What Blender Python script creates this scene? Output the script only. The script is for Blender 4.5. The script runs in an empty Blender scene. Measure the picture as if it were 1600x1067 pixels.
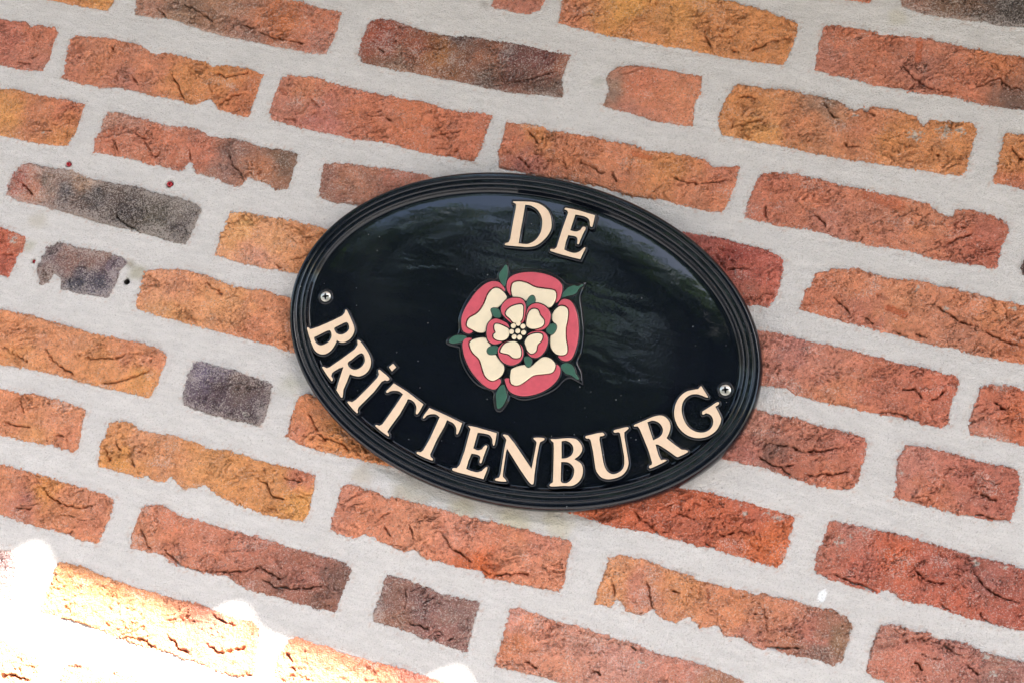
import bpy, math, random
import numpy as np
from mathutils import Matrix, Vector

scene = bpy.context.scene
COL = scene.collection
rad = math.radians

# ------------------------------------------------------------------ camera
# wall lies in the plane y = 0 and faces -y; x runs along it, z is up
CAM = np.array([0.0, -1.26576, 1.60])
FPX = 2800.0                                  # focal length for a 1600 px wide frame
PA, PB, PC = 0.217392872, 0.310750010, 0.301564291


def _rot():
    a, b, c = PA, PB, PC
    rx = np.array([[1, 0, 0], [0, math.cos(a), -math.sin(a)], [0, math.sin(a), math.cos(a)]])
    ry = np.array([[math.cos(b), 0, math.sin(b)], [0, 1, 0], [-math.sin(b), 0, math.cos(b)]])
    rz = np.array([[math.cos(c), -math.sin(c), 0], [math.sin(c), math.cos(c), 0], [0, 0, 1]])
    m = ry @ rx @ rz                           # in (u, v, w): w towards the viewer
    conv = np.array([[1, 0, 0], [0, 0, -1], [0, 1, 0]])   # -> world x, -w, v
    return conv @ m


ROT = _rot()
cam_data = bpy.data.cameras.new('camera')
cam = bpy.data.objects.new('camera', cam_data)
COL.objects.link(cam)
mw = Matrix.Identity(4)
for i in range(3):
    for j in range(3):
        mw[i][j] = ROT[i, j]
    mw[i][3] = CAM[i]
cam.matrix_world = mw
cam_data.sensor_width = 36.0
cam_data.lens = FPX / 1600.0 * 36.0
cam_data.clip_start = 0.02
cam_data.clip_end = 500.0
scene.camera = cam

# ------------------------------------------------------------------ light
SUN_EL, SUN_AZ = 46.0, 25.0                    # azimuth: degrees right of the wall's normal
world = bpy.data.worlds.new('World')
scene.world = world
world.use_nodes = True
wn = world.node_tree.nodes
wl = world.node_tree.links
wn.clear()
sky = wn.new('ShaderNodeTexSky')
sky.sky_type = 'NISHITA'
sky.sun_disc = False
sky.sun_elevation = rad(SUN_EL)
sky.sun_rotation = rad(180.0 - SUN_AZ)
sky.air_density = 1.0
sky.dust_density = 1.6
bg = wn.new('ShaderNodeBackground')
bg.inputs['Strength'].default_value = 0.06
wo = wn.new('ShaderNodeOutputWorld')
wl.new(sky.outputs[0], bg.inputs['Color'])
wl.new(bg.outputs[0], wo.inputs['Surface'])

sun_data = bpy.data.lights.new('sun', 'SUN')
sun_data.energy = 4.0
sun_data.angle = rad(0.65)
sun_data.color = (1.0, 0.97, 0.93)
sun = bpy.data.objects.new('sun', sun_data)
COL.objects.link(sun)
SUNV = Vector((math.sin(rad(SUN_AZ)) * math.cos(rad(SUN_EL)), -math.cos(rad(SUN_AZ)) * math.cos(rad(SUN_EL)), math.sin(rad(SUN_EL))))
sun.rotation_euler = SUNV.to_track_quat('Z', 'Y').to_euler()
sun.location = SUNV * 20

scene.view_settings.view_transform = 'Standard'
scene.view_settings.look = 'None'
scene.view_settings.gamma = 1.0
scene.view_settings.exposure = 3.3

# ------------------------------------------------------------------ helpers


def tag(o, label=None, cat=None, group=None, kind=None):
    if label: o['label'] = label
    if cat: o['category'] = cat
    if group: o['group'] = group
    if kind: o['kind'] = kind
    return o


def at(px, py, h=0.0):
    """photo pixel (1600 wide) -> (x, z) on the plane h in front of the wall"""
    px = np.asarray(px, float); py = np.asarray(py, float)
    d = np.stack([(px - 800) / FPX, -(py - 533.5) / FPX, -np.ones_like(px)], -1) @ ROT.T
    t = (-h - CAM[1]) / d[..., 1]
    return np.stack([CAM[0] + d[..., 0] * t, CAM[2] + d[..., 2] * t], -1)


def s2l(c):
    c = np.asarray(c, float) / 255.0
    return np.where(c <= 0.04045, c / 12.92, ((c + 0.055) / 1.055) ** 2.4)


def empty(name, loc, parent=None):
    o = bpy.data.objects.new(name, None)
    o.empty_display_size = 0.05
    o.location = loc
    COL.objects.link(o)
    if parent: o.parent = parent
    return o


def mesh_obj(name, verts, faces, mat, parent=None, smooth=False, loc=(0, 0, 0)):
    me = bpy.data.meshes.new(name)
    me.from_pydata([tuple(v) for v in verts], [], faces)
    me.validate()
    if smooth: me.shade_smooth()
    if mat: me.materials.append(mat)
    o = bpy.data.objects.new(name, me)
    o.location = loc
    COL.objects.link(o)
    if parent: o.parent = parent
    return o


def fast_mesh(name, V, F, mat, smooth=True):
    me = bpy.data.meshes.new(name)
    n = F.shape[1]
    me.vertices.add(len(V)); me.vertices.foreach_set('co', V.astype(np.float32).ravel())
    me.loops.add(F.size); me.loops.foreach_set('vertex_index', F.astype(np.int32).ravel())
    me.polygons.add(len(F))
    me.polygons.foreach_set('loop_start', np.arange(0, F.size, n, dtype=np.int32))
    me.polygons.foreach_set('loop_total', np.full(len(F), n, dtype=np.int32))
    me.update(calc_edges=True)
    if smooth: me.shade_smooth()
    me.materials.append(mat)
    return me


def hash2(ix, iy, seed):
    h = (ix.astype(np.int64) * 374761393 + iy.astype(np.int64) * 668265263 + seed * 974634777) & 0xFFFFFFFF
    h = ((h ^ (h >> 13)) * 1274126177) & 0xFFFFFFFF
    h = h ^ (h >> 16)
    return (h & 0xFFFF) / 65535.0


def perlin(x, y, seed=0):
    ix = np.floor(x); iy = np.floor(y)
    fx = x - ix; fy = y - iy
    u = fx * fx * fx * (fx * (fx * 6 - 15) + 10); v = fy * fy * fy * (fy * (fy * 6 - 15) + 10)
    def g(a, b):
        t = hash2(ix + a, iy + b, seed) * 6.2831853
        return np.cos(t) * (fx - a) + np.sin(t) * (fy - b)
    return ((g(0, 0) * (1 - u) + g(1, 0) * u) * (1 - v) + (g(0, 1) * (1 - u) + g(1, 1) * u) * v) * 1.4


def fbm(x, y, seed=0, oct=4, gain=0.5):
    s = 0; a = 1.0
    for k in range(oct):
        s = s + a * perlin(x * 2 ** k, y * 2 ** k, seed + 17 * k)
        a *= gain
    return s


def sstep(a, b, x):
    t = np.clip((x - a) / (b - a), 0, 1)
    return t * t * (3 - 2 * t)


def seg_dist(P, A, B):
    d = B - A
    L = max((d ** 2).sum(), 1e-12)
    t = np.clip(((P - A) @ d) / L, 0, 1)
    q = A + t[:, None] * d
    return np.sqrt(((P - q) ** 2).sum(1)), t


def poly_sd(P, poly):
    """signed distance, positive inside"""
    n = len(poly); best = np.full(len(P), 1e9); inside = np.zeros(len(P), bool)
    for i in range(n):
        A = poly[i]; B = poly[(i + 1) % n]
        best = np.minimum(best, seg_dist(P, A, B)[0])
        c = (A[1] > P[:, 1]) != (B[1] > P[:, 1])
        with np.errstate(divide='ignore', invalid='ignore'):
            xx = (B[0] - A[0]) * (P[:, 1] - A[1]) / (B[1] - A[1]) + A[0]
        inside ^= c & (P[:, 0] < xx)
    return np.where(inside, best, -best)


# ------------------------------------------------------------------ materials
class NT:
    def __init__(self, name):
        self.m = bpy.data.materials.new(name); self.m.use_nodes = True
        self.t = self.m.node_tree; self.t.nodes.clear()
        self.out = self.t.nodes.new('ShaderNodeOutputMaterial')
        self.b = self.t.nodes.new('ShaderNodeBsdfPrincipled')
        self.t.links.new(self.b.outputs[0], self.out.inputs['Surface'])
        g = self.t.nodes.new('ShaderNodeNewGeometry'); self.pos = g.outputs['Position']

    def set(self, **k):
        for a, v in k.items():
            s = self.b.inputs[a.replace('_', ' ')]
            if hasattr(v, 'links') or isinstance(v, bpy.types.NodeSocket): self.t.links.new(v, s)
            else: s.default_value = v

    def link(self, a, b): self.t.links.new(a, b)

    def scale(self, sx, sy, sz, src=None):
        n = self.t.nodes.new('ShaderNodeVectorMath'); n.operation = 'MULTIPLY'
        self.link(src or self.pos, n.inputs[0]); n.inputs[1].default_value = (sx, sy, sz)
        return n.outputs[0]

    def noise(self, scale, detail=2.0, rough=0.5, dist=0.0, vec=None):
        n = self.t.nodes.new('ShaderNodeTexNoise')
        n.inputs['Scale'].default_value = scale; n.inputs['Detail'].default_value = detail
        n.inputs['Roughness'].default_value = rough; n.inputs['Distortion'].default_value = dist
        self.link(vec or self.pos, n.inputs['Vector'])
        return n.outputs['Fac']

    def voro(self, scale, vec=None, feature='F1'):
        n = self.t.nodes.new('ShaderNodeTexVoronoi'); n.feature = feature
        n.inputs['Scale'].default_value = scale
        self.link(vec or self.pos, n.inputs['Vector'])
        return n.outputs['Distance']

    def ramp(self, src, a, b, lo=0.0, hi=1.0):
        n = self.t.nodes.new('ShaderNodeMapRange'); n.interpolation_type = 'SMOOTHSTEP'
        self.link(src, n.inputs['Value'])
        n.inputs['From Min'].default_value = a; n.inputs['From Max'].default_value = b
        n.inputs['To Min'].default_value = lo; n.inputs['To Max'].default_value = hi
        return n.outputs[0]

    def math(self, op, a, b=None):
        n = self.t.nodes.new('ShaderNodeMath'); n.operation = op
        for i, v in enumerate((a, b)):
            if v is None: continue
            if isinstance(v, (int, float)): n.inputs[i].default_value = v
            else: self.link(v, n.inputs[i])
        return n.outputs[0]

    def mix(self, fac, a, b, mode='MIX'):
        n = self.t.nodes.new('ShaderNodeMix'); n.data_type = 'RGBA'; n.blend_type = mode
        for i, v in ((0, fac), (6, a), (7, b)):
            if isinstance(v, (int, float)): n.inputs[i].default_value = v
            elif isinstance(v, tuple): n.inputs[i].default_value = (*v, 1.0)
            else: self.link(v, n.inputs[i])
        return n.outputs[2]

    def attr(self, name):
        n = self.t.nodes.new('ShaderNodeAttribute'); n.attribute_name = name
        return n.outputs['Color'], n.outputs['Alpha']

    def bump(self, h, dist, strength=1.0, prev=None):
        n = self.t.nodes.new('ShaderNodeBump')
        n.inputs['Distance'].default_value = dist; n.inputs['Strength'].default_value = strength
        self.link(h, n.inputs['Height'])
        if prev: self.link(prev, n.inputs['Normal'])
        return n.outputs[0]


def brick_material():
    n = NT('fired_brick')
    c, al = n.attr('Col')
    med = n.noise(260, 3, 0.6)
    fine = n.noise(820, 2, 0.65)
    c1 = n.mix(1.0, c, n.mix(n.ramp(med, 0.3, 0.7), (0.90, 0.89, 0.89), (1.16, 1.17, 1.19)), 'MULTIPLY')
    dark = n.math('MULTIPLY', n.ramp(n.noise(560, 3, 0.85), 0.44, 0.37), 0.62)
    c2 = n.mix(dark, c1, n.mix(1.0, c1, (0.30, 0.24, 0.24), 'MULTIPLY'))
    # pale sand grains and mortar dust, more of it where the alpha says so
    thr = n.math('SUBTRACT', 0.66, n.math('MULTIPLY', al, 0.30))
    gr = n.math('MULTIPLY', n.math('SUBTRACT', fine, thr), 9.0)
    gr = n.ramp(gr, 0.0, 1.0, 0.0, 0.75)
    c3 = n.mix(gr, c2, n.mix(0.5, c2, (0.88, 0.76, 0.68)))
    n.set(Base_Color=c3, Roughness=0.92)
    n.b.inputs['Specular IOR Level'].default_value = 0.25
    h = n.math('ADD', n.math('MULTIPLY', fine, 0.9), n.noise(380, 4, 0.75))
    n.set(Normal=n.bump(h, 0.0030, 1.0))
    return n.m


def mortar_material():
    n = NT('lime_mortar')
    c, al = n.attr('Col')
    st = n.noise(1.0, 4, 0.65, 0.4, n.scale(60, 60, 240))
    fine = n.noise(1100, 2, 0.6)
    c1 = n.mix(1.0, c, n.mix(n.ramp(st, 0.3, 0.7), (0.93, 0.93, 0.93), (1.05, 1.05, 1.05)), 'MULTIPLY')
    c2 = n.mix(n.ramp(n.noise(760, 3, 0.8), 0.48, 0.33, 0, 0.55), c1, (0.34, 0.31, 0.27))
    c2 = n.mix(n.ramp(n.noise(480, 1, 0.5), 0.28, 0.22, 0, 0.45), c2, (0.16, 0.14, 0.12))
    n.set(Base_Color=c2, Roughness=0.95)
    n.b.inputs['Specular IOR Level'].default_value = 0.2
    h = n.math('ADD', n.math('MULTIPLY', n.noise(800, 2, 0.7), 0.9), n.math('MULTIPLY', n.noise(1.0, 3, 0.6, 0.3, n.scale(200, 200, 480)), 0.5))
    n.set(Normal=n.bump(h, 0.0014, 1.0))
    return n.m


def black_gloss():
    n = NT('black_gloss_paint')
    dust = n.ramp(n.voro(130), 0.075, 0.035, 0, 0.55)
    keep = n.ramp(n.noise(60, 2, 0.5), 0.48, 0.58)
    d = n.math('MULTIPLY', dust, keep)
    film = n.ramp(n.noise(14, 4, 0.6, 0.3), 0.45, 0.75, 0.0, 0.02)
    c = n.mix(d, (0.0045, 0.0060, 0.0100), (0.30, 0.31, 0.30))
    c = n.mix(film, c, (0.22, 0.25, 0.22))
    n.set(Base_Color=c, Roughness=n.ramp(n.noise(30, 4, 0.6), 0.35, 0.7, 0.03, 0.07))
    n.b.inputs['Specular IOR Level'].default_value = 0.45
    w = n.noise(1.0, 2, 0.5, 0.6, n.scale(14, 14, 45))
    b1 = n.bump(w, 0.0010, 0.35)
    n.set(Normal=n.bump(n.noise(420, 2, 0.5), 0.00006, 0.5, b1))
    return n.m


def enamel(name, rgb, rough=0.35, var=0.06, dirt=0.25):
    n = NT(name)
    c = tuple(float(v) for v in s2l(rgb) * 0.92)
    lo = tuple(v * (1 - var * 1.6) for v in c)
    c1 = n.mix(n.ramp(n.noise(130, 4, 0.6, 0.4), 0.38, 0.62), lo, c)
    c1 = n.mix(n.ramp(n.noise(420, 3, 0.6), 0.62, 0.74, 0, dirt), c1, tuple(v * 0.45 for v in c))
    n.set(Base_Color=c1, Roughness=rough)
    n.set(Normal=n.bump(n.noise(200, 3, 0.5), 0.0003, 0.5))
    return n.m


def plain(name, rgb, rough=0.8, metallic=0.0, nscale=6.0, var=0.25, bump=0.004):
    n = NT(name)
    c = tuple(rgb)
    c1 = n.mix(n.ramp(n.noise(nscale, 5, 0.6), 0.3, 0.7), tuple(v * (1 - var) for v in c), tuple(v * (1 + var) for v in c))
    n.set(Base_Color=c1, Roughness=rough, Metallic=metallic)
    if bump: n.set(Normal=n.bump(n.noise(nscale * 6, 3, 0.6), bump, 0.6))
    return n.m


def leaf_mat():
    n = NT('leaf_green')
    oi = n.t.nodes.new('ShaderNodeNewGeometry')
    c = n.mix(n.ramp(n.noise(1.3, 3, 0.6), 0.3, 0.7), (0.022, 0.045, 0.012), (0.075, 0.12, 0.03))
    n.set(Base_Color=c, Roughness=0.55)
    tr = n.t.nodes.new('ShaderNodeBsdfTranslucent'); n.link(n.mix(1.0, c, (1.9, 2.0, 1.1), 'MULTIPLY'), tr.inputs[0])
    ms = n.t.nodes.new('ShaderNodeMixShader'); ms.inputs[0].default_value = 0.4
    n.link(n.b.outputs[0], ms.inputs[1]); n.link(tr.outputs[0], ms.inputs[2]); n.link(ms.outputs[0], n.out.inputs['Surface'])
    return n.m


M_BRICK = brick_material(); M_MORTAR = mortar_material(); M_BLACK = black_gloss()
M_CREAM = enamel('cream_enamel', (238, 208, 177), 0.42, 0.03, 0.12)
M_IVORY = enamel('ivory_enamel', (240, 222, 190), 0.38, 0.03, 0.12)
M_PINK = enamel('rose_pink_enamel', (212, 90, 102), 0.32, 0.07)
M_GREEN = enamel('green_enamel', (58, 100, 82), 0.36, 0.10)
M_STEEL = plain('zinc_screw', (0.66, 0.63, 0.56), 0.34, 0.85, 900, 0.12, 0.0)
M_RED = plain('red_plastic', (0.42, 0.025, 0.035), 0.45, 0, 300, 0.2, 0.0)
M_HOLE_SHADE = plain('hole_shade_dark', (0.05, 0.045, 0.04), 0.95, 0, 600, 0.3, 0.0)  # near-black tone painted in for the shade inside holes and screw slots
M_TILE = plain('clay_roof_tile', (0.22, 0.085, 0.045), 0.8, 0, 9, 0.3)
M_WOOD = plain('weathered_soffit_wood', (0.20, 0.15, 0.10), 0.8, 0, 12, 0.3)
M_WHITE = plain('pale_varnished_soffit', (0.42, 0.36, 0.29), 0.6, 0, 8, 0.05, 0.001)
M_PAVE = plain('grey_paving', (0.17, 0.165, 0.16), 0.9, 0, 3, 0.2)
M_GRAVEL = plain('gravel_yard', (0.070, 0.068, 0.052), 0.9, 0, 5, 0.3, 0.01)
M_BARK = plain('tree_bark', (0.09, 0.065, 0.045), 0.9, 0, 20, 0.3, 0.01)
M_LEAF = leaf_mat()

# ------------------------------------------------------------------ the wall
O_ = (200, 122, 70); O2 = (205, 132, 72); T_ = (190, 106, 76); T2 = (196, 116, 82); P_ = (180, 108, 88); R_ = (176, 80, 52)
R2 = (158, 76, 58); D_ = (116, 84, 74); D2 = (92, 66, 62); G_ = (104, 92, 100); K_ = (90, 80, 74); Y_ = (208, 136, 66); W_ = (214, 206, 196)
BR = 'brick'
# outline in photo pixels; colours with the spot they stand at; folds and cracks
BRICKS = [
 dict(row=-2, p=[(1180,-75),(1375,-40),(1368,0),(1363,8),(1330,4),(1300,-1),(1250,-10),(1175,-25)], c=[(1300,0,T_)]),
 dict(row=-2, p=[(1412,-45),(1700,10),(1700,66),(1600,46),(1562,44),(1537,38),(1487,32),(1450,26),(1425,20),(1405,12),(1403,0)], c=[(1420,5,(150,100,84)),(1490,5,(120,86,70)),(1580,20,K_)], b=.3),
 dict(row=-1, p=[(700,-45),(860,-12),(853,0),(846,18),(825,26),(790,19),(762,11),(768,0),(700,-12)], c=[(800,5,P_)]),
 dict(row=-1, p=[(885,-40),(1000,-22),(1100,-8),(1150,0),(1200,14),(1216,21),(1234,26),(1251,36),(1247,60),(1239,82),(1232,95),(1225,106),(1200,103),(1125,92),(1075,81),(1012,70),(950,60),(900,48),(866,38),(872,10)],
   c=[(885,25,T2),(980,16,Y_),(1000,50,O_),(1120,50,O_),(1220,70,O_),(1060,10,O2)], k=[[(1166,82),(1185,73),(1200,66),(1246,55)],[(1140,75),(1156,82)],[(1100,55),(1112,72)]]),
 dict(row=-1, p=[(1285,37),(1300,35),(1330,38),(1375,46),(1417,52),(1462,59),(1520,72),(1562,81),(1600,84),(1690,102),(1675,195),(1600,176),(1562,172),(1525,166),(1495,157),(1462,152),(1412,146),(1362,137),(1340,129),(1300,122),(1266,112),(1275,65)],
   c=[(1290,80,P_),(1320,50,T_),(1380,70,T_),(1440,100,P_),(1560,100,(198,112,70)),(1510,120,T_),(1580,160,D_)], k=[[(1405,98),(1425,116),(1445,132),(1470,141),(1500,143)],[(1520,140),(1545,128),(1562,122),(1580,136),(1600,138)],[(1434,66),(1432,92)]], g=[(1437,64,1435,94,5,(206,104,62))]),
 dict(row=0, p=[(-30,-75),(190,-30),(180,6),(168,21),(105,9),(50,-3),(-40,-20)], c=[(100,0,O_),(30,-10,T_),(160,5,O2)]),
 dict(row=0, p=[(222,-58),(350,-28),(475,0),(505,9),(537,17),(531,42),(522,65),(512,87),(487,87),(455,80),(422,76),(394,68),(350,60),(315,51),(290,40),(264,32),(235,30),(205,27),(209,8)],
   c=[(230,10,(170,112,90)),(330,20,(160,108,84)),(440,30,(194,106,62)),(510,30,T_),(500,75,P_),(380,55,(158,104,86)),(290,20,(150,108,88))], k=[[(245,12),(262,28)],[(285,5),(318,22),(335,38)],[(375,38),(400,45)],[(400,48),(440,62),(480,68)]], b=.2),
 dict(row=0, p=[(560,62),(575,30),(595,24),(615,28),(670,47),(697,51),(740,54),(800,63),(850,72),(897,83),(890,102),(882,122),(884,140),(880,157),(850,152),(800,149),(750,139),(700,130),(625,115),(562,101),(555,86)],
   c=[(600,60,(152,70,52)),(650,70,(150,78,54)),(690,85,(158,98,58)),(725,60,D2),(760,90,(150,88,62)),(800,85,(106,66,62)),(840,90,(112,62,58)),(880,100,(150,90,70)),(750,125,D_),(860,140,(124,92,80)),(620,105,(140,100,82))], k=[[(592,74),(600,83)],[(795,127),(825,124),(845,117),(868,111)]], b=.22),
 dict(row=0, p=[(950,108),(965,101),(985,99),(1015,101),(1050,107),(1100,116),(1100,135),(1091,160),(1085,200),(1070,200),(1020,192),(980,179),(950,172),(937,168),(946,140),(942,122)],
   c=[(955,140,(150,112,96)),(1000,130,T_),(1070,160,T2),(990,180,P_),(1030,150,(196,112,78))], smooth=1),
 dict(row=0, p=[(1145,130),(1155,129),(1200,134),(1237,139),(1295,150),(1320,159),(1334,168),(1350,163),(1387,166),(1425,175),(1437,180),(1442,193),(1450,181),(1495,184),(1522,190),(1532,200),(1525,225),(1518,250),(1513,270),(1499,279),(1445,271),(1389,262),(1325,252),(1287,245),(1237,235),(1200,228),(1162,222),(1125,215),(1116,200),(1122,175),(1132,150)],
   c=[(1150,170,O_),(1250,190,(194,116,76)),(1290,160,(160,112,88)),(1400,220,O_),(1500,210,O_),(1350,200,T2),(1180,210,O2)], k=[[(1150,150),(1168,149),(1186,153)],[(1142,200),(1165,193),(1180,187),(1205,190)],[(1317,222),(1325,228),(1345,229)],[(1285,160),(1300,178),(1312,184)],[(1335,166),(1355,170),(1370,182)]], hole=[(1465,243,3.0)],
   w=[(1430,212,9),(1478,204,8),(1500,205,7),(1475,214,5),(1335,180,4)]),
 dict(row=0, p=[(1567,205),(1600,207),(1700,232),(1690,325),(1600,301),(1570,293),(1546,289),(1552,265),(1560,237)], c=[(1580,240,O_),(1600,280,T_)], k=[[(1578,228),(1590,242),(1600,250)]]),
 dict(row=1, p=[(-90,5),(0,25),(42,31),(48,39),(67,36),(90,41),(94,51),(87,65),(79,96),(65,115),(28,112),(0,105),(-110,85)], c=[(20,60,(186,104,84)),(60,50,T_),(60,100,P_)], k=[[(25,96),(40,98),(50,97)],[(48,90),(60,86)]]),
 dict(row=1, p=[(108,56),(118,52),(169,56),(219,67),(245,82),(253,77),(323,93),(332,100),(352,97),(394,105),(415,114),(408,135),(394,180),(388,186),(337,174),(326,160),(298,167),(276,160),(236,153),(183,141),(169,142),(141,138),(93,127),(97,98),(101,73)],
   c=[(110,100,(188,110,84)),(150,90,T2),(230,110,T2),(290,130,O_),(340,110,O_),(380,160,(190,108,70)),(200,130,P_)], k=[[(266,110),(276,132),(284,148),(294,160)],[(335,112),(355,121),(392,112)],[(338,165),(352,155),(365,148),(380,145)],[(205,120),(215,130)],[(173,72),(180,80)]], hole=[(123,89,3.2)]),
 dict(row=1, p=[(437,117),(450,114),(487,116),(537,130),(575,140),(612,147),(662,155),(687,164),(725,172),(757,172),(775,178),(770,190),(760,215),(755,232),(742,259),(712,252),(675,246),(637,237),(607,227),(550,221),(507,212),(475,205),(422,190),(417,175),(422,155),(430,135)],
   c=[(440,160,P_),(470,140,T2),(560,170,T_),(650,180,(196,108,72)),(740,200,(192,106,76)),(500,190,(180,104,92)),(700,235,T_)], k=[[(668,215),(685,210),(705,206),(725,203)],[(697,246),(706,237),(716,233)],[(602,182),(612,190)]], g=[(438,140,446,146,4,(182,100,72))]),
 dict(row=1, p=[(790,188),(837,191),(887,204),(925,210),(955,219),(987,222),(1012,232),(1037,234),(1075,240),(1100,246),(1115,258),(1150,255),(1160,260),(1154,288),(1139,321),(1129,336),(1091,332),(1048,321),(1015,312),(977,308),(926,293),(901,288),(840,278),(776,266),(775,240),(782,210)],
   c=[(800,220,T_),(830,210,O_),(820,255,(176,100,86)),(900,230,(194,112,74)),(950,260,T2),(1050,270,O_),(1130,270,T_),(1080,310,T2)], k=[[(825,204),(835,214),(844,228)],[(810,245),(830,262)],[(900,252),(920,258),(938,268),(946,268)],[(955,268),(965,285)],[(1045,272),(1070,283),(1095,287),(1140,280)]], g=[(990,240,1015,246,5,(200,104,62))]),
 dict(row=1, p=[(1189,265),(1220,265),(1262,271),(1319,287),(1352,292),(1403,301),(1454,315),(1465,326),(1482,334),(1493,323),(1516,322),(1544,330),(1580,346),(1580,362),(1569,391),(1558,424),(1524,419),(1459,409),(1420,396),(1361,388),(1319,379),(1262,362),(1220,357),(1178,347),(1157,344),(1164,317),(1175,287)],
   c=[(1190,300,(184,102,78)),(1260,310,T_),(1350,340,(184,108,82)),(1450,340,T2),(1540,380,(178,94,72)),(1300,365,P_)], k=[[(1272,333),(1286,344),(1292,358)],[(1478,381),(1495,372),(1525,362)],[(1340,380),(1348,368)],[(1196,320),(1198,342)]], g=[(1355,305,1406,322,8,(196,104,70))]),
 dict(row=1, p=[(1606,372),(1700,392),(1690,455),(1600,434),(1593,428),(1590,418),(1600,400)], c=[(1600,420,D2)]),
 dict(row=2, p=[(-90,118),(0,134),(28,138),(84,149),(135,160),(129,183),(121,208),(104,232),(56,228),(28,222),(0,215),(-110,195)], c=[(5,180,O2),(60,180,(192,114,78)),(100,170,T_),(100,210,O_)], k=[[(62,204),(80,203)]], w=[(67,207,3)]),
 dict(row=2, p=[(157,185),(169,173),(186,172),(253,191),(309,197),(332,210),(366,212),(408,226),(450,231),(468,238),(466,255),(458,280),(452,298),(430,299),(412,288),(388,281),(374,296),(350,290),(337,282),(304,274),(296,258),(284,271),(247,261),(236,263),(210,253),(186,247),(141,241),(143,218),(155,200)],
   c=[(180,190,(176,118,100)),(170,220,T_),(250,220,T_),(320,240,(186,104,78)),(360,235,(140,96,84)),(400,270,(182,110,76)),(440,250,(120,88,72)),(360,265,(150,104,92))], k=[[(208,205),(224,218),(233,230),(238,245)],[(180,222),(187,240)],[(355,235),(362,255),(376,270),(381,285)],[(296,230),(298,256)],[(238,245),(252,238)]], b=.12),
 dict(row=2, p=[(502,252),(537,251),(575,256),(612,260),(660,269),(700,279),(850,310),(840,380),(700,350),(600,330),(541,322),(523,322),(493,309),(497,283)], c=[(510,290,(146,94,80)),(550,280,(172,108,84)),(620,280,P_)], b=.15),
 dict(row=2, p=[(880,316),(960,332),(1063,356),(1104,364),(1154,375),(1192,385),(1231,402),(1226,433),(1216,467),(1201,485),(1172,481),(1100,462),(980,430),(862,405),(870,360)], c=[(1090,380,(166,82,70)),(1150,400,(152,66,56)),(1210,430,(186,92,76)),(1170,460,(176,92,72))], k=[[(1130,422),(1150,420),(1174,417)]]),
 dict(row=2, p=[(1262,444),(1274,422),(1292,420),(1296,413),(1307,416),(1341,416),(1383,429),(1431,433),(1473,444),(1516,452),(1572,465),(1600,472),(1710,498),(1695,600),(1600,572),(1530,560),(1487,547),(1445,541),(1403,530),(1347,514),(1291,500),(1244,486),(1254,449)],
   c=[(1270,470,T_),(1340,440,T2),(1400,470,(196,120,84)),(1500,470,T2),(1560,490,(200,118,76)),(1500,525,(178,108,82)),(1350,490,(182,104,82)),(1590,540,(186,104,70))], k=[[(1299,463),(1312,472),(1322,480),(1332,492)],[(1455,474),(1485,490),(1500,503),(1535,513)],[(1395,513),(1405,520),(1420,525)],[(1352,496),(1366,505)],[(1430,518),(1450,528)],[(1535,513),(1565,530),(1600,542)]], g=[(1388,481,1414,492,5,(200,96,56))], w=[(1478,484,4),(1433,451,4),(1584,482,4)]),
 dict(row=3, p=[(8,286),(17,269),(31,254),(48,252),(70,258),(112,261),(141,275),(174,283),(214,288),(239,297),(281,305),(309,317),(319,327),(307,351),(292,385),(270,382),(225,369),(197,362),(155,351),(112,338),(70,327),(28,319),(6,306)],
   c=[(25,280,(164,84,68)),(50,290,(182,112,88)),(75,290,(150,118,104)),(100,300,(112,104,100)),(130,280,(158,116,92)),(150,310,(84,76,72)),(200,330,(78,68,64)),(240,345,(96,86,74)),(290,360,(92,82,78)),(280,320,(120,108,98))], k=[[(34,284),(44,296),(52,306)],[(178,335),(200,352),(222,367)]], b=.42),
 dict(row=3, p=[(357,328),(380,327),(408,333),(450,340),(520,356),(680,395),(655,470),(450,428),(408,421),(366,411),(332,400),(340,371),(349,348)], c=[(370,350,(214,142,88)),(430,370,(208,138,94)),(400,400,(204,132,104)),(480,400,(206,128,80))], k=[[(430,410),(440,420)]]),
 dict(row=3, p=[(1095,488),(1181,510),(1220,517),(1262,528),(1305,536),(1375,554),(1417,564),(1473,578),(1496,583),(1504,592),(1499,614),(1493,623),(1485,665),(1471,673),(1417,661),(1375,652),(1333,642),(1291,634),(1248,623),(1226,610),(1192,607),(1070,575)],
   c=[(1200,560,(184,110,92)),(1280,570,(188,112,90)),(1380,600,(180,98,74)),(1470,600,(184,96,72)),(1300,620,T2),(1240,540,(176,106,94))], k=[[(1405,608),(1430,606),(1445,622)],[(1360,645),(1400,642),(1440,660)],[(1455,625),(1480,605)]]),
 dict(row=3, p=[(1530,603),(1544,596),(1572,597),(1600,604),(1700,625),(1685,725),(1600,700),(1558,689),(1513,683),(1507,665),(1516,637)], c=[(1550,630,(182,98,74)),(1590,650,(190,96,60)),(1530,670,P_)], k=[[(1552,623),(1565,635),(1575,640)]]),
 dict(row=4, p=[(-80,335),(0,352),(22,357),(45,368),(39,388),(28,404),(14,437),(0,434),(-100,410)], c=[(10,380,(184,88,62)),(30,370,T_),(5,420,(176,86,66))], k=[[(0,398),(25,398),(34,403)]], w=[(21,376,6)]),
 dict(row=4, p=[(70,382),(93,375),(127,385),(169,390),(196,399),(203,410),(190,425),(183,445),(169,469),(157,468),(121,462),(92,455),(92,440),(84,432),(76,446),(60,448),(53,424),(62,399)],
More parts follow.
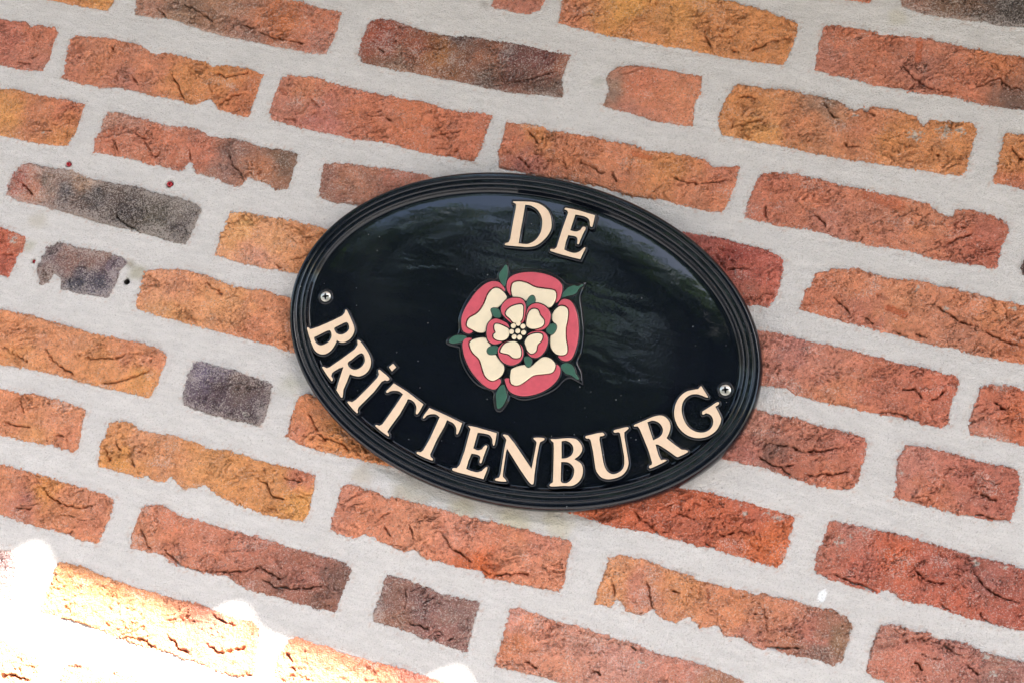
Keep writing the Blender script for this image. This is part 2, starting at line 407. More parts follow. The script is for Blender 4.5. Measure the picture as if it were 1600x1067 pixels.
   c=[(75,400,(118,98,100)),(110,400,(134,92,82)),(150,400,(130,92,82)),(180,410,(126,106,114)),(110,445,(84,84,94)),(150,440,(90,88,98)),(75,435,(120,90,82))], b=.36, w=[(84,440,7)]),
 dict(row=4, p=[(222,421),(245,416),(281,417),(323,427),(366,444),(408,449),(450,463),(600,498),(580,588),(450,552),(380,531),(337,522),(295,510),(253,497),(205,486),(208,475),(217,444)], c=[(230,440,(204,132,96)),(280,440,(204,128,92)),(360,470,(206,134,86)),(430,480,(200,122,84)),(260,490,(204,134,84)),(400,520,(196,116,80))], hole=[(342,458,4),(293,499,3)], k=[[(320,440),(332,450),(345,456)]]),
 dict(row=4, p=[(1020,596),(1100,616),(1178,634),(1206,641),(1254,651),(1291,664),(1333,673),(1352,679),(1360,690),(1352,724),(1344,755),(1327,772),(1305,768),(1262,759),(1234,749),(1192,735),(1150,725),(1100,715),(1000,690)],
   c=[(1180,660,(186,118,100)),(1250,670,(182,108,86)),(1330,700,(178,98,78)),(1210,705,(128,82,72)),(1250,730,(176,96,72)),(1160,700,(172,98,84)),(1300,755,T_)], k=[[(1180,708),(1200,722),(1222,730),(1240,748)],[(1182,706),(1198,692),(1225,694),(1255,705),(1290,702),(1325,699)],[(1255,743),(1290,739),(1332,736)],[(1222,730),(1240,722)]]),
 dict(row=4, p=[(1412,690),(1431,692),(1487,703),(1530,716),(1572,724),(1594,731),(1600,755),(1597,772),(1583,820),(1544,817),(1487,804),(1431,790),(1389,780),(1395,755),(1400,713)], c=[(1420,730,(180,108,92)),(1500,750,(178,98,80)),(1570,760,(172,92,74)),(1450,780,T_)], k=[[(1490,802),(1515,805),(1535,802),(1555,811),(1580,812)],[(1530,770),(1560,780)]], w=[(1408,738,3)]),
 dict(row=4, p=[(1636,742),(1780,775),(1760,860),(1620,830)], c=[(1700,800,T_)]),
 dict(row=5, p=[(-120,452),(0,480),(56,491),(112,508),(157,520),(211,530),(247,541),(264,555),(259,572),(247,600),(233,626),(211,620),(169,610),(127,599),(84,588),(42,579),(0,571),(-140,545)],
   c=[(20,520,(204,124,80)),(80,530,(200,126,88)),(160,570,(204,128,78)),(220,590,(206,132,70)),(250,560,(204,124,88)),(200,545,(198,120,84)),(30,560,(204,128,76))], k=[[(66,538),(78,556),(92,570),(108,580),(122,590)],[(128,556),(150,560),(175,560),(212,550)],[(152,600),(185,596),(205,588),(240,575)],[(20,550),(45,565)]]),
 dict(row=5, p=[(288,590),(287,586),(298,564),(310,561),(352,571),(394,583),(428,597),(425,623),(416,654),(405,669),(394,665),(352,657),(309,644),(281,634),(283,609)], c=[(300,600,(104,88,98)),(340,620,(98,78,82)),(400,640,(92,74,78)),(320,580,(120,108,124)),(380,600,(112,90,84))], b=.28, w=[(382,646,4)]),
 dict(row=5, p=[(462,615),(481,612),(560,632),(830,697),(815,785),(700,756),(603,731),(576,724),(535,716),(494,707),(467,697),(443,683),(454,642)], c=[(470,640,(200,118,76)),(520,680,(206,124,66)),(460,680,(198,116,84)),(600,720,(200,120,70))], k=[[(480,640),(492,665),(510,690)],[(500,680),(530,690),(550,705)]]),
 dict(row=5, p=[(850,706),(960,730),(1060,754),(1150,775),(1206,789),(1238,799),(1248,806),(1239,836),(1230,873),(1218,891),(1187,884),(1131,867),(1075,853),(1019,836),(948,825),(892,805),(830,790),(838,750)],
   c=[(940,805,(184,86,48)),(1000,790,(186,88,56)),(1100,800,(188,90,56)),(1180,800,(180,88,62)),(1200,850,(200,98,52)),(1080,840,(176,88,62)),(1140,860,(182,92,60))], k=[[(990,795),(1002,810),(1018,822),(1032,838)],[(1120,835),(1145,832),(1182,828)],[(1055,799),(1070,806),(1088,810)],[(1100,845),(1118,856)]], w=[(1165,802,4),(1198,800,5),(1215,808,6),(1158,788,3)]),
 dict(row=5, p=[(1282,836),(1293,808),(1310,809),(1330,814),(1375,824),(1417,832),(1459,845),(1516,860),(1572,877),(1600,885),(1720,918),(1700,1015),(1600,991),(1558,981),(1516,971),(1479,960),(1445,947),(1409,942),(1392,928),(1380,925),(1374,933),(1333,921),(1291,907),(1267,893),(1271,864)],
   c=[(1290,850,(176,98,76)),(1330,840,(172,98,82)),(1400,870,(190,88,54)),(1350,880,(176,86,66)),(1460,880,(166,82,64)),(1540,900,(158,88,76)),(1500,940,(178,86,62)),(1590,930,(160,80,64)),(1600,960,(170,80,60))], k=[[(1298,895),(1325,905),(1350,915),(1374,925)],[(1425,880),(1440,902),(1455,907),(1485,910)],[(1470,942),(1485,954)],[(1528,956),(1550,976)],[(1518,886),(1540,915),(1565,933),(1600,941)]], w=[(1310,845,6),(1330,838,3),(1525,880,5),(1570,886,4)], b=.1),
 dict(row=6, p=[(-100,580),(0,602),(28,609),(70,614),(112,627),(138,637),(132,662),(124,699),(115,711),(84,700),(42,694),(0,682),(-120,655)], c=[(20,640,(200,120,82)),(90,650,(200,124,90)),(60,680,(196,124,76)),(110,690,T2)], k=[[(0,658),(25,662),(50,668)],[(30,620),(38,645)],[(86,678),(100,682)]]),
 dict(row=6, p=[(166,657),(191,652),(208,657),(217,668),(267,675),(309,686),(325,697),(352,696),(394,710),(450,723),(497,738),(491,780),(484,805),(473,819),(428,811),(394,801),(357,786),(337,777),(318,761),(309,766),(281,765),(266,748),(258,757),(239,755),(228,747),(214,748),(174,738),(148,730),(152,699)],
   c=[(175,680,(200,126,76)),(220,690,(198,128,92)),(250,720,(196,124,82)),(330,720,(202,130,76)),(420,750,(196,124,70)),(470,790,(206,134,66)),(480,740,(186,106,78)),(190,720,(202,128,62))], k=[[(178,690),(190,702)],[(202,715),(212,730)],[(395,745),(415,755),(425,775),(450,780)],[(165,700),(172,722)],[(440,745),(470,752)]]),
 dict(row=6, p=[(530,756),(549,751),(575,758),(592,764),(604,775),(611,771),(630,775),(671,786),(712,797),(752,805),(794,815),(850,831),(878,836),(898,845),(892,873),(887,907),(875,928),(839,921),(794,912),(754,907),(746,895),(709,888),(664,876),(652,865),(645,862),(633,867),(605,855),(569,839),(557,846),(532,839),(512,828),(512,817)],
   c=[(530,790,(192,116,92)),(580,800,(196,114,80)),(640,820,(198,120,88)),(720,830,(200,122,96)),(800,870,(198,118,86)),(870,880,(198,118,86)),(750,890,(196,92,44)),(850,850,(190,112,88))], k=[[(612,768),(622,782)],[(600,820),(610,840)],[(640,820),(648,845)],[(690,830),(700,850),(720,865),(742,880)],[(745,885),(765,896),(800,895),(838,897)],[(590,808),(610,800)]]),
 dict(row=6, p=[(946,867),(968,862),(1007,870),(1047,884),(1089,898),(1131,911),(1187,923),(1234,932),(1277,942),(1307,949),(1327,960),(1336,977),(1330,1005),(1319,1033),(1302,1046),(1277,1034),(1248,1030),(1216,1022),(1179,1016),(1157,998),(1130,999),(1120,981),(1092,984),(1075,966),(1058,978),(1033,971),(1019,956),(1002,966),(975,956),(964,940),(957,952),(922,946),(929,921),(940,892)],
   c=[(950,890,(204,130,86)),(940,930,(202,126,78)),(1000,920,(186,112,88)),(1060,910,(200,124,78)),(1150,950,(196,116,76)),(1220,970,(190,112,80)),(1270,990,(168,96,80)),(1310,1000,(140,98,74)),(1280,1020,(130,90,78)),(1180,1000,(174,104,84))], k=[[(1008,905),(1014,920),(1018,935),(1019,955)],[(957,910),(962,932)],[(1048,921),(1066,926)],[(1190,1008),(1230,1012),(1252,1010)]], hole=[(1180,958,2.5)], g=[(1105,920,1107,934,2,(170,90,64))], b=.1),
 dict(row=6, p=[(1364,988),(1375,971),(1392,971),(1417,977),(1459,987),(1502,998),(1544,1016),(1572,1022),(1600,1029),(1720,1060),(1700,1140),(1560,1110),(1400,1075),(1361,1062),(1350,1047),(1355,1016)],
   c=[(1370,1000,(160,100,84)),(1420,1020,(186,106,86)),(1500,1030,(170,100,86)),(1560,1040,(150,96,84)),(1600,1050,(160,100,90)),(1380,1050,(186,106,84))], k=[[(1428,1032),(1438,1040),(1442,1048)],[(1508,1035),(1518,1045),(1530,1055)],[(1475,1005),(1490,1020)]], hole=[(1414,1000,5)], w=[(1540,1026,5),(1552,1052,4)], b=.14),
 dict(row=7, p=[(-100,695),(0,720),(56,735),(112,752),(169,769),(183,777),(177,800),(166,828),(153,852),(127,848),(93,835),(42,822),(0,807),(-130,775)], c=[(10,740,(198,120,86)),(70,765,(206,126,62)),(40,780,(178,104,86)),(110,780,(196,118,80)),(140,820,(192,112,80)),(160,790,(196,120,90))], k=[[(22,790),(35,795),(50,793)],[(62,758),(76,772),(92,785),(118,792),(152,789)],[(100,835),(115,826)]]),
 dict(row=7, p=[(225,785),(253,783),(281,800),(323,811),(366,825),(408,835),(456,850),(498,862),(535,873),(552,885),(546,907),(535,937),(527,963),(484,952),(442,939),(422,934),(394,927),(366,915),(352,904),(309,898),(267,884),(239,867),(197,860),(201,828),(214,800)],
   c=[(220,830,(190,114,82)),(270,820,(192,110,80)),(330,850,(186,108,82)),(400,850,(178,102,80)),(480,900,(160,94,78)),(530,910,(120,80,70)),(430,920,(150,92,76)),(500,940,(136,86,70))], k=[[(216,822),(226,838),(235,860)],[(250,845),(265,868),(280,882),(310,890),(345,893),(385,890),(425,876)],[(405,902),(430,915),(460,918),(510,915)],[(400,885),(425,895),(440,905)]], b=.1),
 dict(row=7, p=[(602,892),(619,895),(667,909),(690,923),(723,929),(753,936),(752,949),(743,977),(733,1026),(695,1013),(653,998),(611,982),(577,974),(580,954),(591,921)], c=[(600,930,(134,92,82)),(660,950,(128,86,80)),(720,960,(136,96,88)),(680,990,(150,94,84)),(620,965,(146,96,78))], k=[[(636,972),(655,976),(672,985)]], b=.2),
 dict(row=7, p=[(794,946),(808,944),(850,957),(906,974),(976,996),(1007,1005),(1033,1018),(1075,1025),(1131,1044),(1168,1061),(1150,1140),(1000,1105),(850,1064),(805,1052),(767,1041),(771,1033),(785,977)],
   c=[(800,1000,(188,108,72)),(840,980,(196,120,96)),(800,960,(196,124,106)),(900,1010,(188,120,100)),(970,1030,(190,124,108)),(1060,1050,(186,112,94)),(860,1040,(198,122,94)),(1130,1060,(160,104,80))], k=[[(925,1045),(940,1055)],[(820,1030),(840,1045)],[(985,1005),(995,1015)]], w=[(998,1035,5)], b=.16),
 dict(row=7, p=[(1205,1073),(1330,1105),(1600,1175),(1580,1250),(1300,1180),(1190,1150)], c=[(1300,1130,T_)]),
 dict(row=8, p=[(-160,818),(0,855),(14,853),(25,867),(28,884),(25,912),(20,941),(0,938),(-180,905)], c=[(10,880,(120,90,88)),(-60,880,T_)], b=.3),
 dict(row=8, p=[(90,875),(112,876),(155,893),(197,907),(239,921),(281,932),(318,941),(346,952),(394,966),(408,980),(405,1011),(402,1048),(394,1063),(366,1059),(323,1047),(267,1025),(211,1011),(155,988),(112,974),(62,962),(60,949),(70,918),(79,893)],
   c=[(120,920,(196,124,78)),(220,960,(198,122,82)),(320,980,(180,104,82)),(360,1020,T2)], k=[[(258,988),(270,1000),(280,1012),(300,1024)],[(318,1003),(340,1018),(360,1016),(388,1008)],[(330,955),(345,968),(372,978)],[(213,995),(230,1002),(245,1012)],[(92,965),(120,972),(150,983)]]),
 dict(row=8, p=[(451,994),(465,991),(507,1005),(569,1025),(611,1034),(653,1047),(698,1061),(730,1072),(715,1140),(410,1075),(424,1061),(428,1027)], c=[(460,1020,(196,116,84)),(560,1050,T_),(680,1070,(170,92,76))], k=[[(448,1015),(458,1035)],[(455,1040),(462,1048)]]),
 dict(row=8, p=[(770,1080),(1000,1140),(1120,1172),(1100,1240),(750,1160)], c=[(900,1130,T_)]),
 dict(row=9, p=[(-120,960),(0,988),(17,1002),(51,1014),(67,1025),(65,1047),(59,1064),(50,1085),(-150,1040)], c=[(20,1040,(204,130,90)),(-60,1020,T_)], k=[[(0,988),(15,1000),(27,1009)],[(0,1050),(25,1056),(50,1062)]]),
 dict(row=9, p=[(96,1031),(118,1031),(155,1039),(197,1047),(239,1061),(400,1100),(385,1180),(80,1110)], c=[(120,1060,(200,126,96))], k=[[(195,1050),(215,1060)]]),
]

WHITE = s2l((212, 206, 192)) * 0.95


def brick_mesh(poly, anchors, seed, pitch, cracks=(), holes=(), gouges=(), whites=(), bloom=0.0, auto=3, smoothness=0.0):
    rng = random.Random(seed)
    lo = poly.min(0) - 0.004; hi = poly.max(0) + 0.004
    nx = int((hi[0] - lo[0]) / pitch) + 2; nz = int((hi[1] - lo[1]) / pitch) + 2
    gx, gz = np.meshgrid(lo[0] + np.arange(nx) * pitch, lo[1] + np.arange(nz) * pitch, indexing='ij')
    P = np.stack([gx.ravel(), gz.ravel()], 1)
    sd = poly_sd(P, poly)
    x, z = P[:, 0], P[:, 1]
    edge = sd + 0.0013 * fbm(x * 380, z * 380, seed, 3, 0.8) + 0.0009 * fbm(x * 90, z * 90, seed + 5, 2)
    # relief: hand-thrown clay with soft folds and a sandy skin
    wx = x + 0.006 * perlin(x * 45, z * 45, seed + 9); wz = z + 0.006 * perlin(x * 45, z * 45, seed + 19)
    amp = 1.0 - 0.6 * smoothness
    rel = 0.0011 * fbm(x * 24, z * 40, seed + 31, 3) * amp
    ridg = 1 - np.abs(fbm(wx * 55 + wz * 26, wz * 75 - wx * 16, seed + 41, 3, 0.55))
    rel -= 0.0026 * np.clip(ridg - 0.90, 0, 1) * 10 * 0.28 * amp * (0.25 + 0.75 * sstep(-0.2, 0.5, perlin(x * 20, z * 30, seed + 77)))
    for q_, (fa, fb, sc_) in enumerate(((60, 120, 1.0), (130, 210, 0.8), (300, 420, 0.62))):
        rx_ = x * math.cos(.45) + z * math.sin(.45); rz_ = z * math.cos(.45) - x * math.sin(.45)
        cz = fbm(rx_ * fa * .6 + .7 * perlin(x * 90, z * 90, seed + 3), rz_ * fb + .7 * perlin(x * 90, z * 90, seed + 4), seed + 43 + q_, 3, 0.5)
        msk = sstep(0.10, 0.45, perlin(x * 34, z * 44, seed + 47 + q_)) if q_ < 2 else sstep(-0.25, 0.35, perlin(x * 60, z * 60, seed + 59))
        rel -= 0.0021 * sc_ * msk * np.exp(-(cz / 0.06) ** 2) * amp
        rel += 0.0008 * sc_ * msk * np.clip(cz * 3, -1, 1) * amp * (q_ < 2)
    rel += 0.00075 * fbm(x * 190, z * 190, seed + 51, 4, 0.72) * amp
    cell = perlin(x * 130, z * 150, seed + 61)
    rel -= 0.0011 * sstep(0.42, 0.75, cell) * amp
    crk = list(cracks)
    # small unplanned folds besides the traced ones
    size = hi - lo
    for k in range(auto):
        a = np.array([rng.uniform(lo[0] + 0.01, hi[0] - 0.01), rng.uniform(lo[1] + 0.01, hi[1] - 0.008)])
        ang = rng.choice([-0.9, -0.5, 0.2, 0.45, -1.3]) + rng.uniform(-.25, .25)
        pts = [a]
        for q in range(rng.randint(2, 5)):
            ang += rng.uniform(-.5, .5)
            pts.append(pts[-1] + 0.004 * np.array([math.cos(ang), math.sin(ang)]))
        crk.append(np.array(pts))
    dk = np.zeros(len(P))
    for ci, c in enumerate(crk):
        big = ci < len(cracks)
        wv = 0.0012 * perlin(x * 160, z * 160, seed + 71 + ci) + 0.0009 * perlin(x * 420, z * 420, seed + 91 + ci)
        D = np.full(len(P), 1.0); S = np.zeros(len(P)); Tm = np.zeros(len(P)); n = len(c) - 1
        for i in range(n):
            d, t = seg_dist(P, c[i], c[i + 1])
            e = c[i + 1] - c[i]; side = np.sign(e[0] * (z - c[i][1]) - e[1] * (x - c[i][0]))
            m = d < D
            D[m] = d[m]; S[m] = side[m]; Tm[m] = ((i + t) / n)[m]
        ends = sstep(0, 0.18, Tm) * sstep(1, 0.82, Tm)
        sdist = D * S + wv
        w = (0.0006 if big else 0.0005) * (1 + 0.5 * perlin(x * 180, z * 180, seed + 88))
        dep = (0.0052 if big else 0.0022) * ends * (0.35 + 0.9 * sstep(-0.45, 0.35, perlin(x * 260, z * 260, seed + 85 + ci)))
        rel -= dep * np.exp(-(sdist / w) ** 2) * (D < 0.006)
        lip = (0.0016 if big else 0.0008) * ends
        rel += lip * np.where(sdist > 0, np.exp(-sdist / 0.004), -0.6 * np.exp(sdist / 0.004)) * sstep(0.012, 0.004, D)
        dk = np.maximum(dk, (0.8 if big else .45) * np.exp(-(sdist / (w * 0.9)) ** 2) * (D < 0.006))
    for hx, hz, r in holes:
        d = np.sqrt((x - hx) ** 2 + ((z - hz) * 1.4) ** 2) + 0.0005 * perlin(x * 500, z * 500, seed)
        rel -= 0.0035 * sstep(r * 1.3, r * 0.5, d)
    for ga, gb, r, _c in gouges:
        d, t = seg_dist(P, ga, gb)
        m = sstep(r * 1.15, r * 0.75, d + 0.0004 * perlin(x * 300, z * 300, seed))
        rel = rel * (1 - m) + m * (-0.0014)
    top = 0.0011 + 0.0006 * perlin(np.array([seed * 1.7]), np.array([0.3]))[0]
    body = sstep(-0.0012, 0.0030, edge)
    h = -0.0052 + (0.0052 + top) * body + rel * sstep(-0.001, 0.003, edge)
    # colour
    A = np.array([a[:2] for a in anchors]); C = np.array([s2l(a[2]) for a in anchors])
    sat = np.clip((C.max(1) - C.min(1)) / C.max(1) * 2.2 - 0.5, 0, 1)[:, None]      # burnt headers stay dark and purple-brown
    C = C * (np.array([1.58, 1.72, 1.60]) * sat + np.array([1.12, 1.05, 1.10]) * (1 - sat)); C = C * 0.89 + C.mean(1, keepdims=True) * 0.11
    jx = x + 0.008 * fbm(x * 60, z * 60, seed + 101, 3); jz = z + 0.008 * fbm(x * 60, z * 60, seed + 111, 3)
    d2 = (jx[:, None] - A[None, :, 0]) ** 2 + (jz[:, None] - A[None, :, 1]) ** 2 + 1e-6
    wgt = d2 ** -1.25; wgt /= wgt.sum(1, keepdims=True)
    col = wgt @ C
    col *= (1 + 0.09 * fbm(x * 70, z * 70, seed + 121, 3))[:, None]
    # fresher orange clay and redder, duller skin in patches
    t = sstep(0.1, 0.6, fbm(x * 38, z * 55, seed + 131, 3))[:, None] * 0.35
    col = col * (1 - t) + col * np.array([1.08, 1.05, 0.9]) * t
    t = sstep(0.1, 0.6, fbm(x * 42, z * 60, seed + 141, 3))[:, None] * 0.4
    col = col * (1 - t) + (col * 0.75 + np.array([.075, .055, .05])) * t
    for ga, gb, r, gc in gouges:
        d, _ = seg_dist(P, ga, gb)
        m = sstep(r * 1.1, r * 0.8, d + 0.0006 * perlin(x * 300, z * 300, seed))[:, None] * 0.6
        col = col * (1 - m) + s2l(gc) * 1.05 * m
    dust = bloom + 0.27 + 0.30 * sstep(0.006, 0.0, edge) + 0.18 * fbm(x * 80, z * 80, seed + 151, 2)
    dust += 0.35 * sstep(0.35, 0.8, fbm(x * 30, z * 50, seed + 161, 2))
    if bloom > .25: dust += 0.3 * sstep(0.014, 0.002, edge) - .1
    for wx_, wz_, r in whites:
        d = np.sqrt((x - wx_) ** 2 + ((z - wz_) * 1.3) ** 2) + 1.3 * r * fbm(x * 420, z * 420, seed + 171, 3, 0.7)
        m = sstep(r * 1.1, r * 0.5, d)[:, None] * 0.8
        col = col * (1 - m) + WHITE * m
    # mortar film dragged over the arrises
    film = sstep(0.0009, -0.0008, edge + 0.0013 * fbm(x * 420, z * 420, seed + 181, 3, 0.8))[:, None]
    col = col * (1 - film * 0.75) + WHITE * 0.92 * film * 0.75
    dust = np.clip(dust - dk, 0, 1)
    # faces
    idx = np.arange(nx * nz).reshape(nx, nz)
    F = np.stack([idx[:-1, :-1], idx[1:, :-1], idx[1:, 1:], idx[:-1, 1:]], -1).reshape(-1, 4)
    keep = (sd[F] > -0.0030).any(1)
    F = F[keep]
    used = np.zeros(nx * nz, bool); used[F.ravel()] = True
    remap = np.cumsum(used) - 1
    F = remap[F]
    cen = (poly.min(0) + poly.max(0)) / 2
    V = np.stack([x - cen[0], -h, z - cen[1]], 1)[used]
    me = fast_mesh('brick', V, F, M_BRICK)
    ca = me.color_attributes.new('Col', 'FLOAT_COLOR', 'POINT')
    ca.data.foreach_set('color', np.concatenate([np.clip(col, 0, 1), dust[:, None]], 1)[used].astype(np.float32).ravel())
    return me, cen


wall = empty('brick_wall', (-0.5, 0, 0))
tag(wall, 'weathered orange and red brick wall with wide off-white mortar joints behind the sign', 'wall')
wall_inv = Vector((-0.5, 0, 0))
LEN = 0.0005                                    # metres per photo pixel, about
OUT = []                                        # outlines in wall metres, for the mortar
rows = {}
for bi, b in enumerate(BRICKS):
    poly = at([p[0] for p in b['p']], [p[1] for p in b['p']], 0.001)
    anchors = [(*at(a[0], a[1], .001), a[2]) for a in b['c']]
    cracks = [at([q[0] for q in k], [q[1] for q in k], .001) for k in b.get('k', [])]
    holes = [(*at(hh[0], hh[1], .001), hh[2] * LEN) for hh in b.get('hole', [])]
    goug = [(at(g[0], g[1], .001), at(g[2], g[3], .001), g[4] * LEN, g[5]) for g in b.get('g', [])]
    wh = [(*at(w[0], w[1], .001), w[2] * LEN) for w in b.get('w', [])]
    me, cen = brick_mesh(poly, anchors, 11 + bi * 7, 0.00075, cracks, holes, goug, wh, b.get('b', 0.0), 1, b.get('smooth', 0))
    o = bpy.data.objects.new('brick', me); COL.objects.link(o)
    o.parent = wall; o.location = (cen[0] - wall_inv.x, 0, cen[1])
    OUT.append(poly)
    r = rows.setdefault(b['row'], [9, -9]); r[0] = min(r[0], poly[:, 0].min()); r[1] = max(r[1], poly[:, 0].max())

# the same bond carried on a little way past the frame
rng = random.Random(5)
tones = [O_, T_, T2, P_, (196, 112, 74), (180, 92, 64), R2, (202, 128, 80), D_]
nx_ = 0
for row in range(-6, 15):
    ztop = 2.0708 - 0.062 * (row - 1); x0, x1 = -1.60, 0.55
    spans = []
    def fill(a, b_, ltr):
        cur = a if ltr else b_
        while (ltr and cur < b_ - .03) or (not ltr and cur > a + .03):
            L = rng.choice([.2, .2, .2, .1]) + rng.uniform(-.006, .006)
            if ltr: spans.append((cur, min(cur + L, b_ + .1))); cur += L + .019
            else: spans.append((cur - L, cur)); cur -= L + .019
    if row in rows:
        fill(x0, rows[row][0] - .019, False); fill(rows[row][1] + .019, x1, True)
    else:
        fill(x0 + rng.uniform(0, .1), x1, True)
    for a, c in spans:
        pts = []
        for k in range(9): pts.append((a + (c - a) * k / 8, ztop + rng.uniform(-.002, .002)))
        for k in range(9): pts.append((c - (c - a) * k / 8 - .003 * (k == 0), ztop - .043 + rng.uniform(-.003, .003)))
        poly = np.array(pts)
        t = rng.choice(tones); t2 = rng.choice(tones[:6])
        me, cen = brick_mesh(poly, [(a + .05, ztop - .02, t), (c - .04, ztop - .03, t2), ((a + c) / 2, ztop - .02, t)], 900 + nx_ * 3, 0.004, (), (), (), (), 0.0, 0)
        nx_ += 1
        o = bpy.data.objects.new('brick', me); COL.objects.link(o)
        o.parent = wall; o.location = (cen[0] - wall_inv.x, 0, cen[1])
        OUT.append(poly)


# mortar: one grid, fine where the camera looks
def axis(lo, hi, f0, f1, fine, coarse):
    a = list(np.arange(lo, f0, coarse)) + list(np.arange(f0, f1, fine)) + list(np.arange(f1, hi + coarse, coarse))
    return np.array(a)


ax = axis(-2.6, 1.6, -0.98, 0.05, 0.0014, 0.02)
az = axis(0.0, 3.1, 1.52, 2.26, 0.0014, 0.02)
gx, gz = np.meshgrid(ax, az, indexing='ij')
x = gx.ravel(); z = gz.ravel(); P = np.stack([x, z], 1)
sdm = np.full(len(P), -1.0)
for poly in OUT:
    lo = poly.min(0) - 0.03; hi = poly.max(0) + 0.03
    m = (x > lo[0]) & (x < hi[0]) & (z > lo[1]) & (z < hi[1])
    if m.any(): sdm[m] = np.maximum(sdm[m], poly_sd(P[m], poly))
hm = 0.0005 * fbm(x * 25, z * 60, 3, 3) + 0.00018 * fbm(x * 90, z * 260, 7, 3, 0.6) + 0.00032 * fbm(x * 300, z * 300, 13, 2)
hm -= 0.0005 * np.exp(-((sdm + 0.0014) / 0.0014) ** 2) * sstep(-0.5, 0.5, fbm(x * 50, z * 50, 21, 2))
hm -= 0.0035 * sstep(0.002, 0.006, sdm)
PLUGS = [(107, 257, 3.6), (265, 288, 4.2), (52, 408, 3.0)]
HOLES = PLUGS + [(197, 440, 4.4)]
for px, py, r in HOLES:
    c = at(px, py, 0)
    d = np.sqrt((x - c[0]) ** 2 + (z - c[1]) ** 2)
    hm = np.where(d < 0.03, hm - 0.012 * sstep(r * LEN * 1.25, r * LEN * 0.7, d), hm)
colm = np.ones((len(P), 3)) * s2l((214, 208, 203)) * 0.95
colm *= (1 + 0.035 * fbm(x * 18, z * 40, 23, 3))[:, None]
STAINS = [(640, 774, 34, (180, 166, 134), .5), (720, 802, 36, (196, 182, 146), .55), (800, 822, 40, (206, 192, 154), .6), (870, 822, 30, (200, 188, 152), .5), (565, 742, 24, (176, 160, 130), .4), (60, 345, 22, (190, 178, 158), .45),
          (45, 385, 16, (178, 172, 146), .5), (215, 425, 20, (160, 152, 120), .6), (205, 412, 12, (140, 128, 100), .6), (1195, 615, 20, (176, 180, 186), .35), (455, 600, 26, (186, 182, 160), .5), (470, 630, 14, (150, 140, 115), .4), (935, 130, 16, (185, 180, 165), .4), (757, 6, 12, (120, 105, 90), .5), (1405, 28, 20, (196, 186, 158), .4)]
nz_ = fbm(x * 75, z * 75, 29, 3)
for px, py, r, c, s in STAINS:
    q = at(px, py, 0)
    d = np.sqrt((x - q[0]) ** 2 + ((z - q[1]) * 1.25) ** 2) / (r * LEN) + 0.35 * nz_
    m = (sstep(1.2, 0.2, d) * s)[:, None]
    colm = colm * (1 - m) + s2l(c) * 0.95 * m
q = at(1285, 930, 0)
d = np.sqrt(((x - q[0]) * 1.5) ** 2 + (z - q[1]) ** 2) + 0.0008 * nz_
colm = np.where((d < 0.0045)[:, None], 0.88, colm)
# specks of brick dust by the joints
t = (sstep(-0.004, 0.0, sdm) * sstep(0.2, 0.7, fbm(x * 350, z * 350, 37, 2)) * .5)[:, None]
colm = colm * (1 - t) + s2l((190, 150, 128)) * t
nX, nZ = len(ax), len(az)
idx = np.arange(nX * nZ).reshape(nX, nZ)
F = np.stack([idx[:-1, :-1], idx[1:, :-1], idx[1:, 1:], idx[:-1, 1:]], -1).reshape(-1, 4)
F = F[(sdm[F] < 0.010).any(1)]
used = np.zeros(nX * nZ, bool); used[F.ravel()] = True
remap = np.cumsum(used) - 1
me = fast_mesh('mortar', np.stack([x - wall_inv.x, -hm, z], 1)[used], remap[F], M_MORTAR)
ca = me.color_attributes.new('Col', 'FLOAT_COLOR', 'POINT')
ca.data.foreach_set('color', np.concatenate([np.clip(colm, 0, 1), np.ones((len(P), 1))], 1)[used].astype(np.float32).ravel())
mo = bpy.data.objects.new('mortar', me); COL.objects.link(mo); mo.parent = wall
# the wall's solid core and its far side
cv = []
for yy in (0.014, 0.22):
    cv += [(-2.1, yy, 0.0), (2.1, yy, 0.0), (2.1, yy, 3.1), (-2.1, yy, 3.1)]
mesh_obj('wall_core', cv, [(0, 1, 2, 3), (7, 6, 5, 4), (0, 4, 5, 1), (1, 5, 6, 2), (2, 6, 7, 3), (3, 7, 4, 0)], M_MORTAR, wall)


# ------------------------------------------------------------------ lathe helper (axis along -y)
def lathe(prof, n=32):
    """prof: (radius, height in front of the wall)"""
    V = []; F = []
    for r, h in prof:
        for k in range(n):
            a = 2 * math.pi * k / n
            V.append((r * math.cos(a), -h, r * math.sin(a)))
    for i in range(len(prof) - 1):
        for k in range(n):
            k2 = (k + 1) % n
            F.append((i * n + k, i * n + k2, (i + 1) * n + k2, (i + 1) * n + k))
    return V, F


